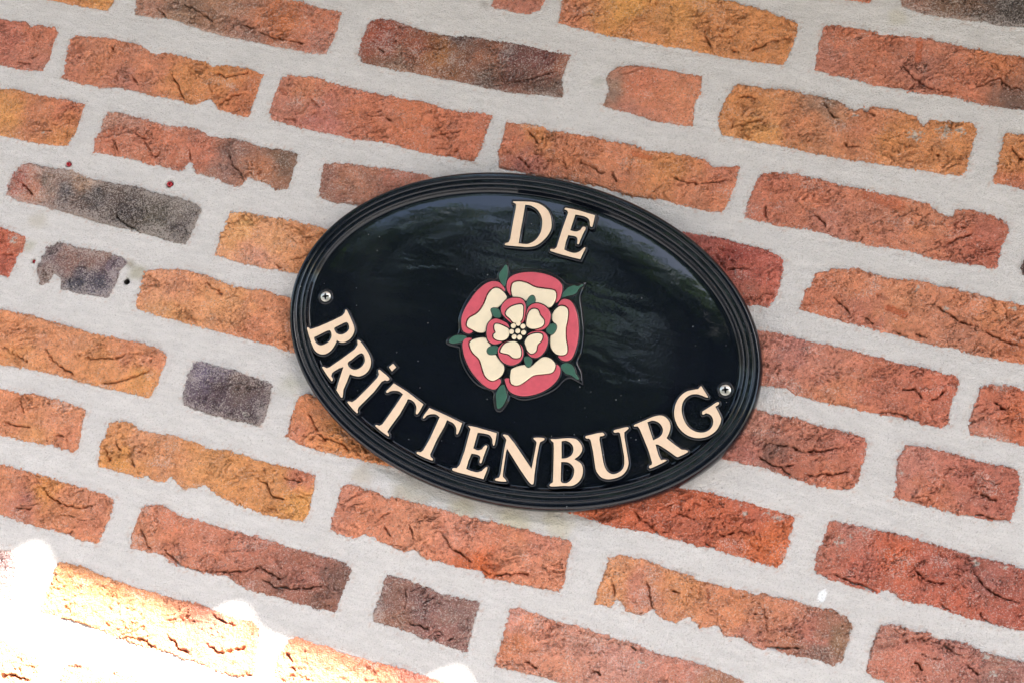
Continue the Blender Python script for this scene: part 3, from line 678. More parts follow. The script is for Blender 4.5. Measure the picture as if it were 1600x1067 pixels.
plug_words = ['red plastic wall plug in the mortar just above the dark blackened brick', 'red plastic wall plug in the mortar joint directly under the wavy brown brick',
              'sunken dark red wall plug at the left side of the small purple grey brick']
for i, (px, py, r) in enumerate(PLUGS):
    c = at(px, py, 0)
    R = r * LEN
    V, F = lathe([(R * .42, -0.011), (R * .42, 0.0), (R * .50, 0.0007), (R * .8, 0.0010), (R * .95, 0.0003), (R * .92, -0.004), (R * .85, -0.011)], 20)
    if i < 2:
        for k in range(len(V)):                 # the collar is bent and torn on one side
            a = math.atan2(V[k][2], V[k][0])
            if V[k][1] < 0.001: V[k] = (V[k][0] * (1 + .18 * math.sin(2 * a + i)), V[k][1] - .0004 * math.sin(a * 3 + i), V[k][2] * (1 + .12 * math.cos(a)))
    dy = 0.0 if i < 2 else 0.0022
    o = mesh_obj('wall_plug', V, F, M_RED, None, True, (c[0], dy, c[1]))
    tag(o, plug_words[i], 'wall plug', 'old wall plugs left in the joints')
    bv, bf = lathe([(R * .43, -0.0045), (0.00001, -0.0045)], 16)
    mesh_obj('plug_bore', bv, bf, M_HOLE_SHADE, o)  # dark disc stands in for the shaded inside of the plug
c = at(197, 440, 0)
V, F = lathe([(4.4 * LEN * .98, -0.0012), (4.4 * LEN * .8, -0.004), (4.4 * LEN * .78, -0.0105), (0.00001, -0.0118)], 20)
o = mesh_obj('drill_hole', V, F, M_HOLE_SHADE, wall, True, (c[0] - wall_inv.x, 0, c[1]))  # cup coloured dark to paint the shade down the hole

# ------------------------------------------------------------------ the sign
SC = np.array([-0.4004, 1.8962]); SA, SB = 0.1880, 0.1280; STILT = rad(-1.7)
sign = empty('house_sign', (SC[0], 0, SC[1]))
tag(sign, 'glossy black oval house sign with cream raised lettering and a red and white rose', 'sign')
ct, st_ = math.cos(STILT), math.sin(STILT)

# rim profile: distance in from the outer edge (mm), height off the wall (mm)
PROF = [(5.0, -2.0), (5.0, 3.2), (0.5, 3.8), (0.1, 4.6), (0.0, 9.0), (0.2, 11.0), (0.8, 12.6), (1.7, 13.6), (2.6, 13.95), (4.5, 14.0), (4.8, 13.7), (5.1, 13.6), (5.4, 14.1), (5.8, 14.3), (6.2, 14.15), (6.6, 13.6),
        (7.0, 13.5), (9.3, 13.4), (9.6, 13.8), (9.95, 13.95), (10.3, 13.75), (10.7, 13.2), (11.1, 13.1), (12.8, 13.0), (13.1, 13.3), (13.4, 13.45), (13.8, 13.2), (14.2, 12.5), (14.9, 11.2), (15.6, 10.2), (16.3, 9.75), (17.2, 9.6)]
# the face inside the rim: nearly flat, rolling down towards the rim
RIMW = 0.0172


def face_h(s):
    """height of the face at s (0 centre .. 1 rim foot)"""
    return 0.0120 - 0.0024 * np.clip((s - 0.72) / 0.28, 0, 1) ** 2.0


for k in range(1, 40):
    s = 1 - k / 40
    PROF.append((None, s))
_p = [PROF[0]]
for a_, b_ in zip(PROF[:-1], PROF[1:]):         # hold the flats flat
    if b_[0] is not None and a_[0] is not None and b_[0] - a_[0] > 1.1:
        for t_ in (0.2, b_[0] - a_[0] - 0.2): _p.append((a_[0] + t_, a_[1] + (b_[1] - a_[1]) * t_ / (b_[0] - a_[0])))
    _p.append(b_)
PROF = _p
V = []; F = []
NA = 360
for k in range(NA):
    pass
for d, h in PROF:
    for k in range(NA):
        a = 2 * math.pi * k / NA
        if d is None:
            X = (SA - RIMW) * h * math.cos(a); Z = (SB - RIMW) * h * math.sin(a); H = float(face_h(h))
        else:
            nx, nz = math.cos(a) / SA, math.sin(a) / SB
            L = math.hypot(nx, nz)
            X = SA * math.cos(a) - d * .001 * nx / L; Z = SB * math.sin(a) - d * .001 * nz / L; H = h * .001
        V.append((X * ct - Z * st_, -H, X * st_ + Z * ct))
n = len(PROF)
for i in range(n - 1):
    for k in range(NA):
        k2 = (k + 1) % NA
        F.append((i * NA + k, i * NA + k2, (i + 1) * NA + k2, (i + 1) * NA + k))
ci = len(V); V.append((0, -0.0120, 0))
for k in range(NA): F.append(((n - 1) * NA + k, (n - 1) * NA + (k + 1) % NA, ci))
mesh_obj('sign_plate', V, F, M_BLACK, sign, True)


def smooth_path(pts):
    """(x, y[, 1]) -> dense closed polyline; points flagged 1 are rounded"""
    n = len(pts); P = [np.array(p[:2], float) for p in pts]; sm = [len(p) > 2 for p in pts]
    out = []
    for i in range(n):
        p0, p1, p2, p3 = P[i - 1], P[i], P[(i + 1) % n], P[(i + 2) % n]
        L = np.linalg.norm(p2 - p1)
        def tang(a, b, c):
            t = c - a; l = np.linalg.norm(t)
            return t / l if l > 0 else t
        m1 = tang(p0, p1, p2) * L if sm[i] else (p2 - p1)
        m2 = tang(p1, p2, p3) * L if sm[(i + 1) % n] else (p2 - p1)
        seg = 5 if (sm[i] or sm[(i + 1) % n]) else 1
        for q in range(seg):
            t = q / seg
            h00 = 2 * t ** 3 - 3 * t ** 2 + 1; h10 = t ** 3 - 2 * t ** 2 + t; h01 = -2 * t ** 3 + 3 * t ** 2; h11 = t ** 3 - t ** 2
            out.append(h00 * p1 + h10 * m1 + h01 * p2 + h11 * m2)
    return np.array(out)


def slab(name, loops, h0, h1, mat, parent, grow=0.0, bevel=0.0, res=2, hp=None, origin=None):
    """raised flat-topped shape traced by loops of photo points, between heights h0 and h1"""
    hp = h1 if hp is None else hp
    if origin is None: origin = parent_world(parent)
    cu = bpy.data.curves.new(name, 'CURVE'); cu.dimensions = '2D'; cu.fill_mode = 'BOTH'
    for lp in loops:
        q = at(lp[:, 0], lp[:, 1], hp)
        sp = cu.splines.new('POLY'); sp.points.add(len(q) - 1)
        for i, (a, b) in enumerate(q): sp.points[i].co = (a - origin[0], b - origin[1], 0, 1)
        sp.use_cyclic_u = True
    th = (h1 - h0) / 2
    cu.extrude = max(th - bevel, 1e-5); cu.bevel_depth = bevel; cu.bevel_resolution = res
    cu.offset = grow - bevel
    tmp = bpy.data.objects.new('tmp', cu); COL.objects.link(tmp)
    dg = bpy.context.evaluated_depsgraph_get()
    me = bpy.data.meshes.new_from_object(tmp.evaluated_get(dg))
    bpy.data.objects.remove(tmp); bpy.data.curves.remove(cu)
    mid = (h0 + h1) / 2
    co = np.empty(len(me.vertices) * 3); me.vertices.foreach_get('co', co); co = co.reshape(-1, 3)
    co = np.stack([co[:, 0], -(mid + co[:, 2]), co[:, 1]], 1)
    me.vertices.foreach_set('co', co.astype(np.float32).ravel())
    me.materials.clear(); me.materials.append(mat); me.name = name
    if bevel > 0: me.shade_smooth()
    try: me.set_sharp_from_angle(angle=rad(40))
    except Exception: pass
    me.update()
    o = bpy.data.objects.new(name, me); COL.objects.link(o); o.parent = parent
    return o


def parent_world(o):
    x = z = 0.0
    while o is not None:
        x += o.location.x; z += o.location.z; o = o.parent
    return (x, z)


def conv(pts, ox, oy, f):
    return smooth_path([(ox + p[0] * f, oy + p[1] * f) + ((1,) if len(p) > 2 else ()) for p in pts])


LETTERS = [
 ('D', (780,300,.11244), [[(195,132),(300,132),(470,142,1),(590,182,1),(690,275,1),(728,400,1),(718,530,1),(640,650,1),(520,745,1),(400,770,1),(230,758),(80,742,1),(76,722,1),(128,700),(150,655),(190,420),(232,190,1),(222,165,1),(192,148,1)],
   [(362,182),(440,195,1),(530,255,1),(585,350,1),(595,440,1),(570,570,1),(500,670,1),(400,722,1),(330,722),(272,715),(300,530),(335,350)]]),
 ('E', (780,300,.11244), [[(930,220),(1100,255),(1333,325),(1318,400),(1300,470,1),(1285,492,1),(1262,478,1),(1255,420),(1235,375,1),(1170,340,1),(1060,320),(1010,470),(990,535),(1070,550,1),(1125,530),(1160,485,1),(1200,490,1),(1203,515),(1160,600),(1125,680),(1105,730,1),(1078,725),(1085,660,1),(1060,625,1),(960,605),(930,690),(905,800),(950,825),(1040,848,1),(1110,830,1),(1185,770,1),(1200,785,1),(1170,850),(1128,940),(980,905),(712,825,1),(712,795,1),(765,795),(795,770),(860,560),(955,290),(940,262,1),(905,245,1),(915,225,1)]]),
 ('B', (470,470,.15), [[(467,92,1),(485,105),(520,180),(555,265,1),(558,320,1),(520,390,1),(460,430,1),(410,432,1),(375,412),(355,460,1),(310,520,1),(250,555,1),(190,550,1),(140,510,1),(100,420),(62,290,1),(72,275,1),(100,295),(180,270),(330,205),(430,155),(455,125)],
   [(350,285,1),(400,255),(470,225,1),(492,240,1),(500,290,1),(470,330,1),(420,350,1),(375,338,1),(352,305,1)], [(140,380),(200,350),(290,310,1),(312,325,1),(315,380,1),(280,430,1),(210,460,1),(165,440,1),(142,400,1)]]),
 ('R', (470,470,.15), [[(590,408,1),(615,412),(660,470),(710,550,1),(732,620,1),(722,690,1),(680,750,1),(610,785,1),(550,778),(510,762),(480,840),(445,920),(438,990),(428,1008,1),(410,995),(368,928),(385,860),(440,688),(400,700),(330,745,1),(318,780),(335,815,1),(318,832,1),(220,690,1),(230,680,1),(270,695),(300,685),(430,595),(560,500),(590,455)],
   [(490,645,1),(530,610),(600,555,1),(635,545,1),(660,580,1),(660,640,1),(620,690,1),(560,712,1),(510,690,1)]]),
 ('i', (520,550,.15), [[(478,178,1),(492,180),(590,270,1),(575,295,1),(540,292),(510,305),(430,410),(270,570),(258,600),(262,625,1),(245,632,1),(150,520,1),(158,508,1),(200,515),(240,490),(380,350),(460,265),(478,230),(470,190)],
   [(582,152),(628,114),(662,154),(614,200)]]),
 ('T', (520,550,.15), [[(635,318),(780,410),(945,538),(925,575),(890,635,1),(868,645,1),(862,625),(868,570,1),(840,515,1),(785,488,1),(770,515),(700,640),(590,790),(570,825),(586,860,1),(578,875,1),(440,768,1),(448,752,1),(485,762),(515,745),(590,640),(680,510),(728,435),(690,408,1),(640,400,1),(600,405),(562,422,1),(555,405,1),(590,365)]]),
 ('T', (640,620,.15), [[(205,108),(370,180),(550,268),(530,320),(505,380,1),(485,385,1),(485,330,1),(455,275,1),(390,240),(360,310),(290,430),(215,595),(220,620),(243,640,1),(235,660,1),(75,590,1),(75,568,1),(115,570),(140,550),(210,430),(310,208),(270,180,1),(220,178,1),(180,190),(150,220,1),(135,215,1),(150,180)]]),
 ('E', (640,620,.15), [[(605,295,1),(700,310),(908,372),(900,430),(885,495,1),(872,505,1),(862,480),(855,430,1),(820,390,1),(710,370),(690,440),(665,530),(710,550,1),(750,540),(785,500,1),(808,505,1),(800,540),(770,620),(750,680,1),(735,690,1),(725,670),(732,620,1),(700,598,1),(645,588),(615,660),(590,745),(640,765),(700,778,1),(750,765),(800,722,1),(812,735,1),(795,790),(768,855),(620,815),(450,765,1),(445,740,1),(490,735),(520,700),(570,560),(632,330),(615,310,1)]]),
 ('N', (760,640,.15), [[(170,255,1),(225,260),(290,340),(468,605),(490,500),(520,340),(510,320),(488,298,1),(500,285,1),(600,290,1),(605,308,1),(560,335),(550,370),(525,500),(500,680),(490,768,1),(470,775,1),(440,750),(350,620),(215,405),(205,440),(175,640),(172,690),(205,730,1),(205,745,1),(95,735,1),(90,715,1),(130,700),(145,660),(185,400),(205,310),(190,285,1)]]),
 ('B', (760,640,.15), [[(668,300,1),(720,300),(850,290,1),(930,300,1),(985,350,1),(1000,410,1),(970,470,1),(920,510),(980,550,1),(1005,600,1),(1000,680,1),(960,750,1),(890,790,1),(800,790),(680,798,1),(655,785,1),(665,765),(690,750),(695,640),(700,400),(697,340),(670,315,1)],
   [(785,325),(830,322,1),(885,355,1),(905,410,1),(885,465,1),(840,495,1),(785,505),(784,420)], [(780,542),(850,548,1),(900,590,1),(912,640,1),(890,710,1),(840,755,1),(790,755,1),(775,735),(778,640)]]),
 ('U', (900,620,.15), [[(95,410,1),(105,400),(270,365,1),(298,385,1),(290,400,1),(250,410),(245,440),(270,580),(290,690,1),(320,760,1),(370,795,1),(430,788,1),(480,750,1),(500,700,1),(500,620),(465,420),(455,375),(440,365),(400,370,1),(388,352,1),(400,338),(530,308,1),(550,318,1),(535,340),(505,365),(505,410),(545,640),(548,700,1),(520,770,1),(460,825,1),(350,855,1),(270,840,1),(215,780,1),(200,740),(175,560),(150,450),(135,432),(105,430,1)]]),
 ('R', (900,620,.15), [[(600,290,1),(615,280),(700,245),(820,195,1),(900,190,1),(960,230,1),(985,290,1),(975,360,1),(945,425),(1030,493),(1100,543),(1150,548,1),(1168,565,1),(1140,588),(1062,623,1),(1040,618),(950,553),(860,498,1),(830,492),(860,600),(885,650),(935,648,1),(945,660,1),(775,742,1),(758,732,1),(762,712),(785,700),(790,680),(755,560),(690,400),(660,330),(640,305),(605,305,1)],
   [(745,260),(800,245,1),(860,265,1),(900,320,1),(898,370,1),(870,410,1),(805,445),(780,370)]]),
 ('G', (1020,580,.15), [[(505,150,1),(520,170),(570,250,1),(575,270,1),(555,270),(510,250),(450,235,1),(380,250,1),(325,300,1),(302,380,1),(315,470,1),(360,560,1),(430,615,1),(510,632,1),(580,610,1),(620,560,1),(625,500,1),(600,455,1),(555,435,1),(530,448,1),(515,445,1),(512,415),(600,360),(670,315,1),(692,322,1),(688,342,1),(655,365),(690,430),(715,490),(700,550,1),(650,625,1),(560,680,1),(460,693,1),(370,670,1),(290,610,1),(240,530,1),(220,440,1),(235,340,1),(280,260,1),(350,205,1),(430,185,1),(470,180),(490,155)]]),
]


def local_s(px, py):
    q = at(px, py, 0.012) - SC
    X = q[0] * ct + q[1] * st_; Z = -q[0] * st_ + q[1] * ct
    return math.hypot(X / (SA - RIMW), Z / (SB - RIMW))


for ch, (ox, oy, f), loops in LETTERS:
    lps = [conv(l, ox, oy, f) for l in loops]
    cx, cy = lps[0].mean(0)
    hf = float(face_h(local_s(cx, cy)))
    o = slab('letter', lps, hf + 0.0027, hf + 0.0034, M_CREAM, sign, -0.00015, 0.0002, 1)
    o['label'] = 'cream raised letter %s' % ch.upper()
    slab('letter_base', lps, hf - 0.0014, hf + 0.0031, M_BLACK, o, 0.0017, 0.0012, 3, hp=hf + 0.0034, origin=SC)

# rose
RF = .24367


def rp(pts): return smooth_path([(680 + x * RF, 390 + y * RF, 1) for x, y in pts])


rose = empty('rose_emblem', (0, 0, 0), sign)
rose.location = (0, 0, 0)
HB = 0.0120
PETAL = [
 ([(455,235),(470,185),(520,155),(600,143),(690,152),(770,182),(812,225),(812,275),(790,330),(745,350),(620,330),(500,310),(466,275)],
  [(487,240),(500,212),(540,203),(590,215),(640,240),(700,250),(760,260),(775,280),(772,320),(750,360),(725,372),(650,345),(560,325),(500,308),(488,280)]),
 ([(800,330),(830,315),(870,330),(900,380),(918,460),(918,560),(900,640),(870,700),(830,712),(795,695),(770,640),(765,540),(770,400)],
  [(750,410),(790,365),(825,362),(850,385),(850,440),(838,500),(838,570),(848,630),(840,665),(810,675),(770,665),(738,620),(738,550),(762,510),(765,480),(748,450)]),
 ([(443,830),(470,900),(520,930),(590,935),(670,915),(740,875),(790,820),(803,770),(790,740),(750,725),(680,740),(560,790),(470,820),(450,822)],
  [(480,790),(490,760),(570,735),(610,745),(650,712),(690,685),(730,690),(765,720),(770,750),(750,785),(700,795),(630,805),(580,840),(530,868),(490,860),(478,830)]),
 ([(175,590),(200,565),(250,575),(300,640),(370,770),(420,835),(408,870),(380,893),(340,885),(290,850),(230,780),(190,700),(175,640)],
  [(220,590),(250,570),(320,562),(345,590),(370,640),(400,690),(440,740),(435,790),(400,825),(360,838),(320,810),(300,760),(280,700),(240,660),(220,620)]),
 ([(165,480),(170,420),(210,340),(270,260),(340,208),(400,205),(435,235),(445,270),(380,330),(290,460),(230,535),(180,525)],
  [(200,475),(215,440),(270,405),(310,350),(340,280),(380,245),(420,255),(458,300),(452,325),(410,365),(375,395),(360,440),(330,490),(320,525),(280,532),(230,510),(205,495)])]
SEPAL = [[(455,95),(468,135),(462,190),(442,238),(412,200),(405,160),(430,120)], [(810,305),(840,250),(885,228),(915,232),(950,222),(925,250),(900,285),(850,300)], [(805,740),(850,722),(890,750),(903,790),(922,832),(870,805),(830,790)],
         [(435,860),(455,900),(460,950),(405,1020),(388,960),(390,910)], [(85,580),(120,550),(170,545),(205,560),(185,585),(130,602),(95,600)]]
INNER = [
 ([(420,390),(430,350),(470,315),(520,308),(560,320),(580,360),(575,420),(560,468),(500,475),(440,430)], [(450,410),(480,370),(530,352),(558,355),(563,390),(558,440),(540,465),(505,470),(480,445)]),
 ([(585,400),(605,360),(650,343),(700,360),(735,400),(738,440),(720,490),(680,515),(630,515),(578,485)], [(582,470),(595,410),(620,382),(655,385),(672,420),(695,450),(695,480),(670,500),(620,508),(585,490)]),
 ([(590,545),(650,520),(700,530),(722,570),(715,620),(690,665),(650,690),(605,680),(575,620)], [(572,590),(600,550),(650,535),(685,545),(682,580),(655,610),(645,650),(615,665),(590,645),(580,620)]),
 ([(400,650),(410,620),(450,588),(500,580),(550,610),(565,660),(548,710),(500,738),(450,730),(415,700)], [(415,650),(440,605),(480,588),(520,590),(545,625),(550,670),(540,690),(500,692),(470,670),(430,660)]),
 ([(328,520),(340,470),(380,442),(430,455),(470,485),(470,560),(430,590),(380,605),(345,590),(330,560)], [(378,510),(380,480),(400,475),(440,490),(470,510),(470,555),(440,580),(400,580),(375,565),(372,545),(385,530)])]
INSEP = [[(625,295),(640,320),(632,350),(605,375),(585,350),(600,310)], [(772,480),(775,510),(745,545),(712,525),(720,495),(745,475)], [(597,752),(570,710),(575,685),(600,685),(620,710)], [(332,650),(345,625),(385,615),(408,630),(398,660),(350,670)], [(360,380),(400,380),(418,405),(415,435),(380,432),(365,410)]]
oxy = (SC[0], SC[1])
# black ground of the emblem, one stepped casting
outl = [(455,88),(470,140),(560,130),(690,135),(800,185),(850,225),(955,218),(925,290),(935,400),(945,520),(930,650),(905,715),(930,780),(938,850),(850,815),(760,890),(660,935),(560,955),(475,925),(455,980),(403,1030),(378,960),(375,905),(280,865),(210,790),(168,700),(158,620),(80,600),(80,575),(150,535),(155,440),(200,330),(270,240),(340,195),(400,190),(405,150)]
slab('emblem_ground', [conv([(a, b, 1) if i not in (0, 6, 13, 18, 26) else (a, b) for i, (a, b) in enumerate(outl)], 680, 390, RF)], HB - .001, HB + 0.0022, M_BLACK, rose, 0.0012, 0.0014, 3, origin=oxy)
for pk, wh in PETAL:
    slab('petal_backing', [rp(pk)], HB + .0008, HB + 0.0030, M_BLACK, rose, 0.0011, 0.0007, 2, origin=oxy, hp=HB + .0035)
    slab('petal', [rp(pk)], HB + .002, HB + 0.0038, M_PINK, rose, -0.0001, 0.0008, 3, origin=oxy)
    slab('petal_line', [rp(wh)], HB + .002, HB + 0.0038, M_BLACK, rose, 0.0009, 0.0002, 1, origin=oxy, hp=HB + .0042)
    slab('petal_heart', [rp(wh)], HB + .002, HB + 0.0046, M_IVORY, rose, -0.0001, 0.0010, 3, origin=oxy)
for sp in SEPAL:
    slab('sepal_backing', [rp(sp)], HB + .0005, HB + 0.0026, M_BLACK, rose, 0.0008, 0.0006, 2, origin=oxy, hp=HB + .003)
    slab('sepal', [rp(sp)], HB + .001, HB + 0.0031, M_GREEN, rose, -0.0003, 0.0005, 2, origin=oxy)
for sp in INSEP:
    slab('sepal_backing', [rp(sp)], HB + .002, HB + 0.0047, M_BLACK, rose, 0.0007, 0.0005, 2, origin=oxy, hp=HB + .005)
    slab('sepal', [rp(sp)], HB + .003, HB + 0.0052, M_GREEN, rose, 0.0, 0.0004, 2, origin=oxy)
disc = [(530 + 120 * math.cos(k * math.pi / 10), 528 + 120 * math.sin(k * math.pi / 10)) for k in range(20)]
slab('flower_centre', [rp(disc)], HB + .002, HB + 0.0054, M_BLACK, rose, 0, 0.0005, 2, origin=oxy)
for pk, wh in INNER:
    slab('petal_backing', [rp(pk)], HB + .002, HB + 0.0054, M_BLACK, rose, 0.0008, 0.0006, 2, origin=oxy, hp=HB + .006)
    slab('petal', [rp(pk)], HB + .004, HB + 0.0062, M_PINK, rose, -0.0001, 0.0007, 3, origin=oxy)
    slab('petal_line', [rp(wh)], HB + .004, HB + 0.0063, M_BLACK, rose, 0.0008, 0.0002, 1, origin=oxy, hp=HB + .0066)
    slab('petal_heart', [rp(wh)], HB + .004, HB + 0.0070, M_IVORY, rose, -0.0001, 0.0007, 3, origin=oxy)
disc = [(530 + 58 * math.cos(k * math.pi / 10), 525 + 58 * math.sin(k * math.pi / 10)) for k in range(20)]
slab('flower_centre', [rp(disc)], HB + .004, HB + 0.0066, M_BLACK, rose, 0, 0.0004, 2, origin=oxy)
V, F = lathe([(0.0019, -0.0006), (0.0019, 0.0004), (0.0016, 0.0009), (0.0009, 0.0013), (0.00002, 0.0014)], 14)
st0 = None
for a, b in [(502,490),(533,475),(563,493),(490,527),(530,523),(567,533),(507,560),(541,563)]:
    q = at(680 + a * RF, 390 + b * RF, HB + .0066)
    if st0 is None:
        st0 = mesh_obj('stamen', V, F, M_IVORY, rose, True); s_ = st0
    else:
        s_ = st0.copy(); COL.objects.link(s_)
    s_.location = (q[0] - SC[0], -(HB + .0066), q[1] - SC[1])

# two cross-head screws in sunk seats
for px, py in ((508, 463), (1133, 608)):
    hf = float(face_h(local_s(px, py)))
    q = at(px, py, hf + .002)
    R = 0.0041
    NR, NK = 22, 64
    V = []; F = []
    ang0 = 0.35
    for i in range(NR + 1):
        r = R * (i / NR)
        for k in range(NK):
            a = 2 * math.pi * k / NK
            X, Z = r * math.cos(a), r * math.sin(a)
            h = 0.0018 - 0.0010 * (r / R) ** 2.2
            xr = X * math.cos(ang0) + Z * math.sin(ang0); zr = -X * math.sin(ang0) + Z * math.cos(ang0)
            arm = min(abs(xr) + .16 * abs(zr), abs(zr) + .16 * abs(xr))
            if r < R * .62 and arm < 0.00082: h -= 0.0030 * (1 - r / (R * .85))
            V.append((X, -h, Z))
    for i in range(NR):
        for k in range(NK):
            k2 = (k + 1) % NK
            F.append((i * NK + k, i * NK + k2, (i + 1) * NK + k2, (i + 1) * NK + k))
    b0 = NR * NK; m0 = len(V)
    for k in range(NK):
        a = 2 * math.pi * k / NK
        V.append((R * .96 * math.cos(a), 0.0010, R * .96 * math.sin(a)))
    for k in range(NK): F.append((b0 + k, b0 + (k + 1) % NK, m0 + (k + 1) % NK, m0 + k))
    so = mesh_obj('screw', V, F, M_STEEL, sign, True, (q[0] - SC[0], -hf, q[1] - SC[1]))
    so.data.materials.append(M_HOLE_SHADE)
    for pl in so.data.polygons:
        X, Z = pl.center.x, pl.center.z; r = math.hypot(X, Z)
        if r < R * .66 and -pl.center.y < 0.0018 - 0.0010 * (r / R) ** 2.2 - 0.0003: pl.material_index = 1  # slot faces painted dark as shade, so the cross reads
    V, F = lathe([(0.0044, 0.00), (0.0045, 0.0002), (0.0049, 0.0009), (0.0055, 0.0012), (0.0061, 0.0009), (0.0066, 0.0001), (0.0067, -0.001)], 40)
    mesh_obj('screw_seat', V, F, M_BLACK, so, True)

# ------------------------------------------------------------------ what shades the wall and is mirrored in the paint
# eave of pantiles above the frame
EZ, EY = 2.745, -1.00
roof = empty('tiled_eave', (-0.5, 0, EZ))
tag(roof, 'clay pantile eave overhanging the brick wall above the sign', 'roof')
pu = [at(60, 870, 0)[0], at(378, 950, 0)[0], at(722, 1052, 0)[0]]
PITCH = (pu[2] - pu[0]) / 2
SHX = math.tan(rad(SUN_AZ)) * (-EY)            # sideways run of the shadow
phase = pu[0] + SHX - 0.015
V = []; F = []
NU, NL = 40, 10
for j in range(NL + 1):
    t = j / NL
    y = EY + 0.02 + t * 0.42; zz = t * 0.42 * 0.55
    for i in range(NU + 1):
        u = (i / NU - .5)
        w = max(0.0, math.cos(u * 2 * math.pi)) ** 7
        for lay in (0, 1):
            V.append((u * PITCH * 1.02, y - EY, zz + 0.016 * w + lay * 0.013))
def vi(j, i, l): return (j * (NU + 1) + i) * 2 + l
for j in range(NL):
    for i in range(NU):
        F.append((vi(j, i, 0), vi(j, i + 1, 0), vi(j + 1, i + 1, 0), vi(j + 1, i, 0)))
        F.append((vi(j, i, 1), vi(j + 1, i, 1), vi(j + 1, i + 1, 1), vi(j, i + 1, 1)))
for i in range(NU):
    F.append((vi(0, i, 0), vi(0, i, 1), vi(0, i + 1, 1), vi(0, i + 1, 0)))
    F.append((vi(NL, i, 0), vi(NL, i + 1, 0), vi(NL, i + 1, 1), vi(NL, i, 1)))
for j in range(NL):
    F.append((vi(j, 0, 0), vi(j + 1, 0, 0), vi(j + 1, 0, 1), vi(j, 0, 1)))
    F.append((vi(j, NU, 0), vi(j, NU, 1), vi(j + 1, NU, 1), vi(j + 1, NU, 0)))
t0 = mesh_obj('roof_tile', V, F, M_TILE, roof, True)
k0 = int((-3.4 - phase) / PITCH)
first = True
k = k0
while phase + k * PITCH < 3.2:
    for course in (0, 1):
        o = t0 if first else t0.copy()
        if not first: COL.objects.link(o)
        first = False
        o.location = (phase + k * PITCH + 0.5, EY + course * .36, course * (.36 * .55 + .012))
    k += 1


def box(name, lo, hi, mat, parent, cut=0.0):
    x0, y0, z0 = lo; x1, y1, z1 = hi; c = cut
    V = [(x0 + c, y0, z0), (x1 - c, y0, z0), (x1, y0 + c, z0), (x1, y1, z0), (x0, y1, z0), (x0, y0 + c, z0)]
    V += [(a, b, z1) for a, b, _ in V]
    F = [(5, 4, 3, 2, 1, 0), (6, 7, 8, 9, 10, 11)] + [(i, (i + 1) % 6, (i + 1) % 6 + 6, i + 6) for i in range(6)]
    return mesh_obj(name, V, F, mat, parent)


box('gutter_board', (-2.9, EY + .10, -0.045), (3.7, EY + .125, 0.026), M_WOOD, roof, .002)
box('soffit_board', (-2.9, EY + .125, -0.040), (3.7, -0.002, -0.015), M_WHITE, roof, .002)

# ground
V = []; F = []
gxs = np.linspace(-60, 60, 41); gys = np.linspace(0.0, -90, 31)
for a in gxs:
    for b in gys: V.append((a, b, 0.0))
for i in range(40):
    for j in range(30): F.append((i * 31 + j, i * 31 + j + 1, (i + 1) * 31 + j + 1, (i + 1) * 31 + j))
g = mesh_obj('ground', V, F, M_GRAVEL)
tag(g, kind='structure')
pv = mesh_obj('bounce_path', [(-9, -3.2, .004), (9, -3.2, .004), (9, -.001, .004), (-9, -.001, .004)], [(0, 1, 2, 3)], M_PAVE)  # unseen lighter paving strip, added to bounce sunlight up onto the wall
tag(pv, kind='structure')


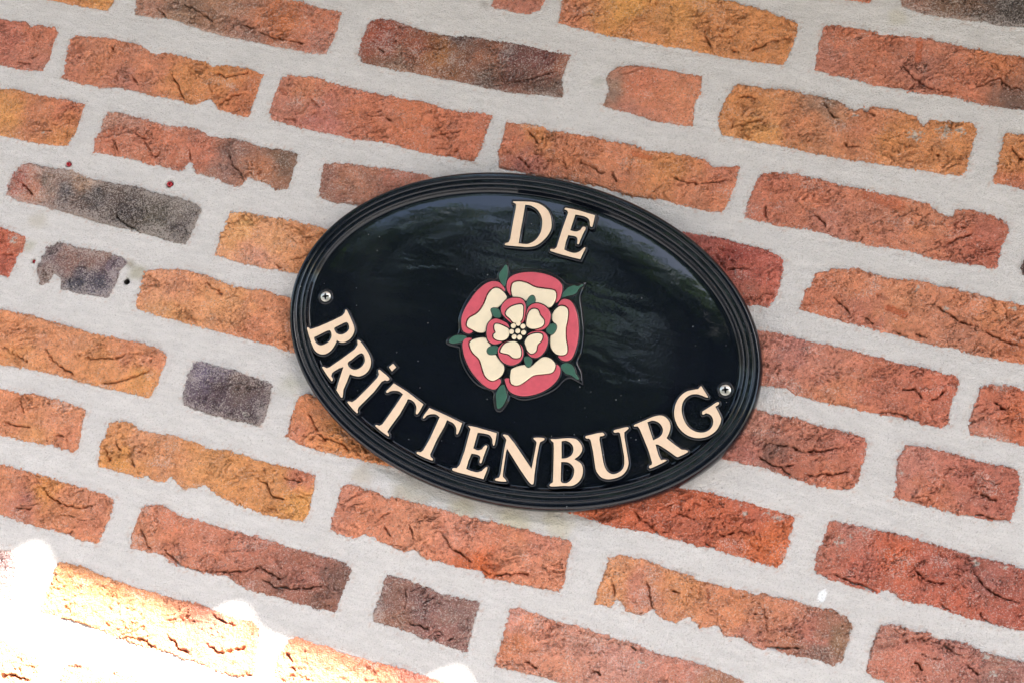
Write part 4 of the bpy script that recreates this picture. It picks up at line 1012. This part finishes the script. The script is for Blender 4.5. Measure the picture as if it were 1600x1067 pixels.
# trees across the way, seen only mirrored in the black paint
def tree(x, y, hgt, rx, seed, label, leaves=9000):
    rg = np.random.default_rng(seed)
    root = empty('broadleaf_tree', (x, y, 0))
    tag(root, label, 'tree', 'trees facing the wall')
    V = []; F = []
    def limb(p, q, r0, r1):
        p = np.array(p, float); q = np.array(q, float); d = q - p; d /= np.linalg.norm(d)
        u = np.cross(d, [0.3, 0.9, 0.1]); u /= np.linalg.norm(u); v = np.cross(d, u); n0 = len(V)
        for c, r in ((p, r0), ((p + q) / 2 + u * r0 * .4, (r0 + r1) / 2), (q, r1)):
            for k in range(8):
                a = k * math.pi / 4
                V.append(tuple(c + r * (u * math.cos(a) + v * math.sin(a))))
        for i in range(2):
            for k in range(8): F.append((n0 + i * 8 + k, n0 + i * 8 + (k + 1) % 8, n0 + (i + 1) * 8 + (k + 1) % 8, n0 + (i + 1) * 8 + k))
    limb((0, 0, 0), (0.1, 0, hgt * .5), .17, .11); limb((0.1, 0, hgt * .5), (0, .1, hgt * .88), .11, .03)
    cl = []
    for k in range(13):
        a = k * 2.4 + seed; zz = hgt * rg.uniform(.24, .93); s = math.sin(math.pi * min(1, max(0.12, (zz / hgt - .12) / .95))) ** .6
        c = (rx * s * .72 * math.cos(a), rx * s * .6 * math.sin(a), zz); cl.append((c, rx * rg.uniform(.34, .5)))
        limb((0.05, 0, max(.3, zz - .7)), c, .05, .012)
    mesh_obj('trunk', V, F, M_BARK, root, True)
    cc = np.array([c for c, _ in cl]); rr = np.array([r for _, r in cl])
    ii = rg.integers(0, len(cl), leaves)
    dirs = rg.normal(size=(leaves, 3)); dirs /= np.linalg.norm(dirs, axis=1, keepdims=True)
    pos = cc[ii] + dirs * (rr[ii] * rg.uniform(.35, 1.08, leaves))[:, None]
    a1 = rg.normal(size=(leaves, 3)); a1 /= np.linalg.norm(a1, axis=1, keepdims=True)
    a2 = np.cross(a1, rg.normal(size=(leaves, 3))); a2 /= np.linalg.norm(a2, axis=1, keepdims=True)
    s = rg.uniform(.08, .18, leaves)[:, None]
    Q = np.stack([pos - a1 * s, pos + a2 * s * .5, pos + a1 * s, pos - a2 * s * .5], 1).reshape(-1, 3)
    me = fast_mesh('crown', Q, np.arange(leaves * 4).reshape(-1, 4), M_LEAF, False)
    o = bpy.data.objects.new('crown', me); COL.objects.link(o); o.parent = root


tree(-6.3, -9.0, 6.5, 2.5, 2, 'leafy tree across the way, leftmost of the row')
tree(-4.2, -10.4, 7.2, 2.7, 12, 'tallest leafy tree, opposite the sign')
tree(-2.2, -9.8, 6.5, 2.5, 3, 'leafy tree opposite the sign, right of the tallest')
tree(1.4, -9.2, 5.9, 2.4, 4, 'lower leafy tree to the right, across the way')
tree(5.0, -9.6, 6.7, 2.5, 6, 'leafy tree across the way, rightmost')
# hedge under the trees: leaves nobody could count
rg = np.random.default_rng(9)
nl = 30000
pos = np.stack([rg.uniform(-9, 9, nl), rg.uniform(-12.4, -10.8, nl), rg.uniform(0, 4.3, nl)], 1)
a1 = rg.normal(size=(nl, 3)); a1 /= np.linalg.norm(a1, axis=1, keepdims=True)
a2 = np.cross(a1, rg.normal(size=(nl, 3))); a2 /= np.linalg.norm(a2, axis=1, keepdims=True)
s = rg.uniform(.08, .17, nl)[:, None]
Q = np.stack([pos - a1 * s, pos + a2 * s * .55, pos + a1 * s, pos - a2 * s * .55], 1).reshape(-1, 3)
me = fast_mesh('hedge', Q, np.arange(nl * 4).reshape(-1, 4), M_LEAF, False)
o = bpy.data.objects.new('hedge', me); COL.objects.link(o)
tag(o, 'tall dense green hedge behind the trees across from the wall', 'hedge', kind='stuff')
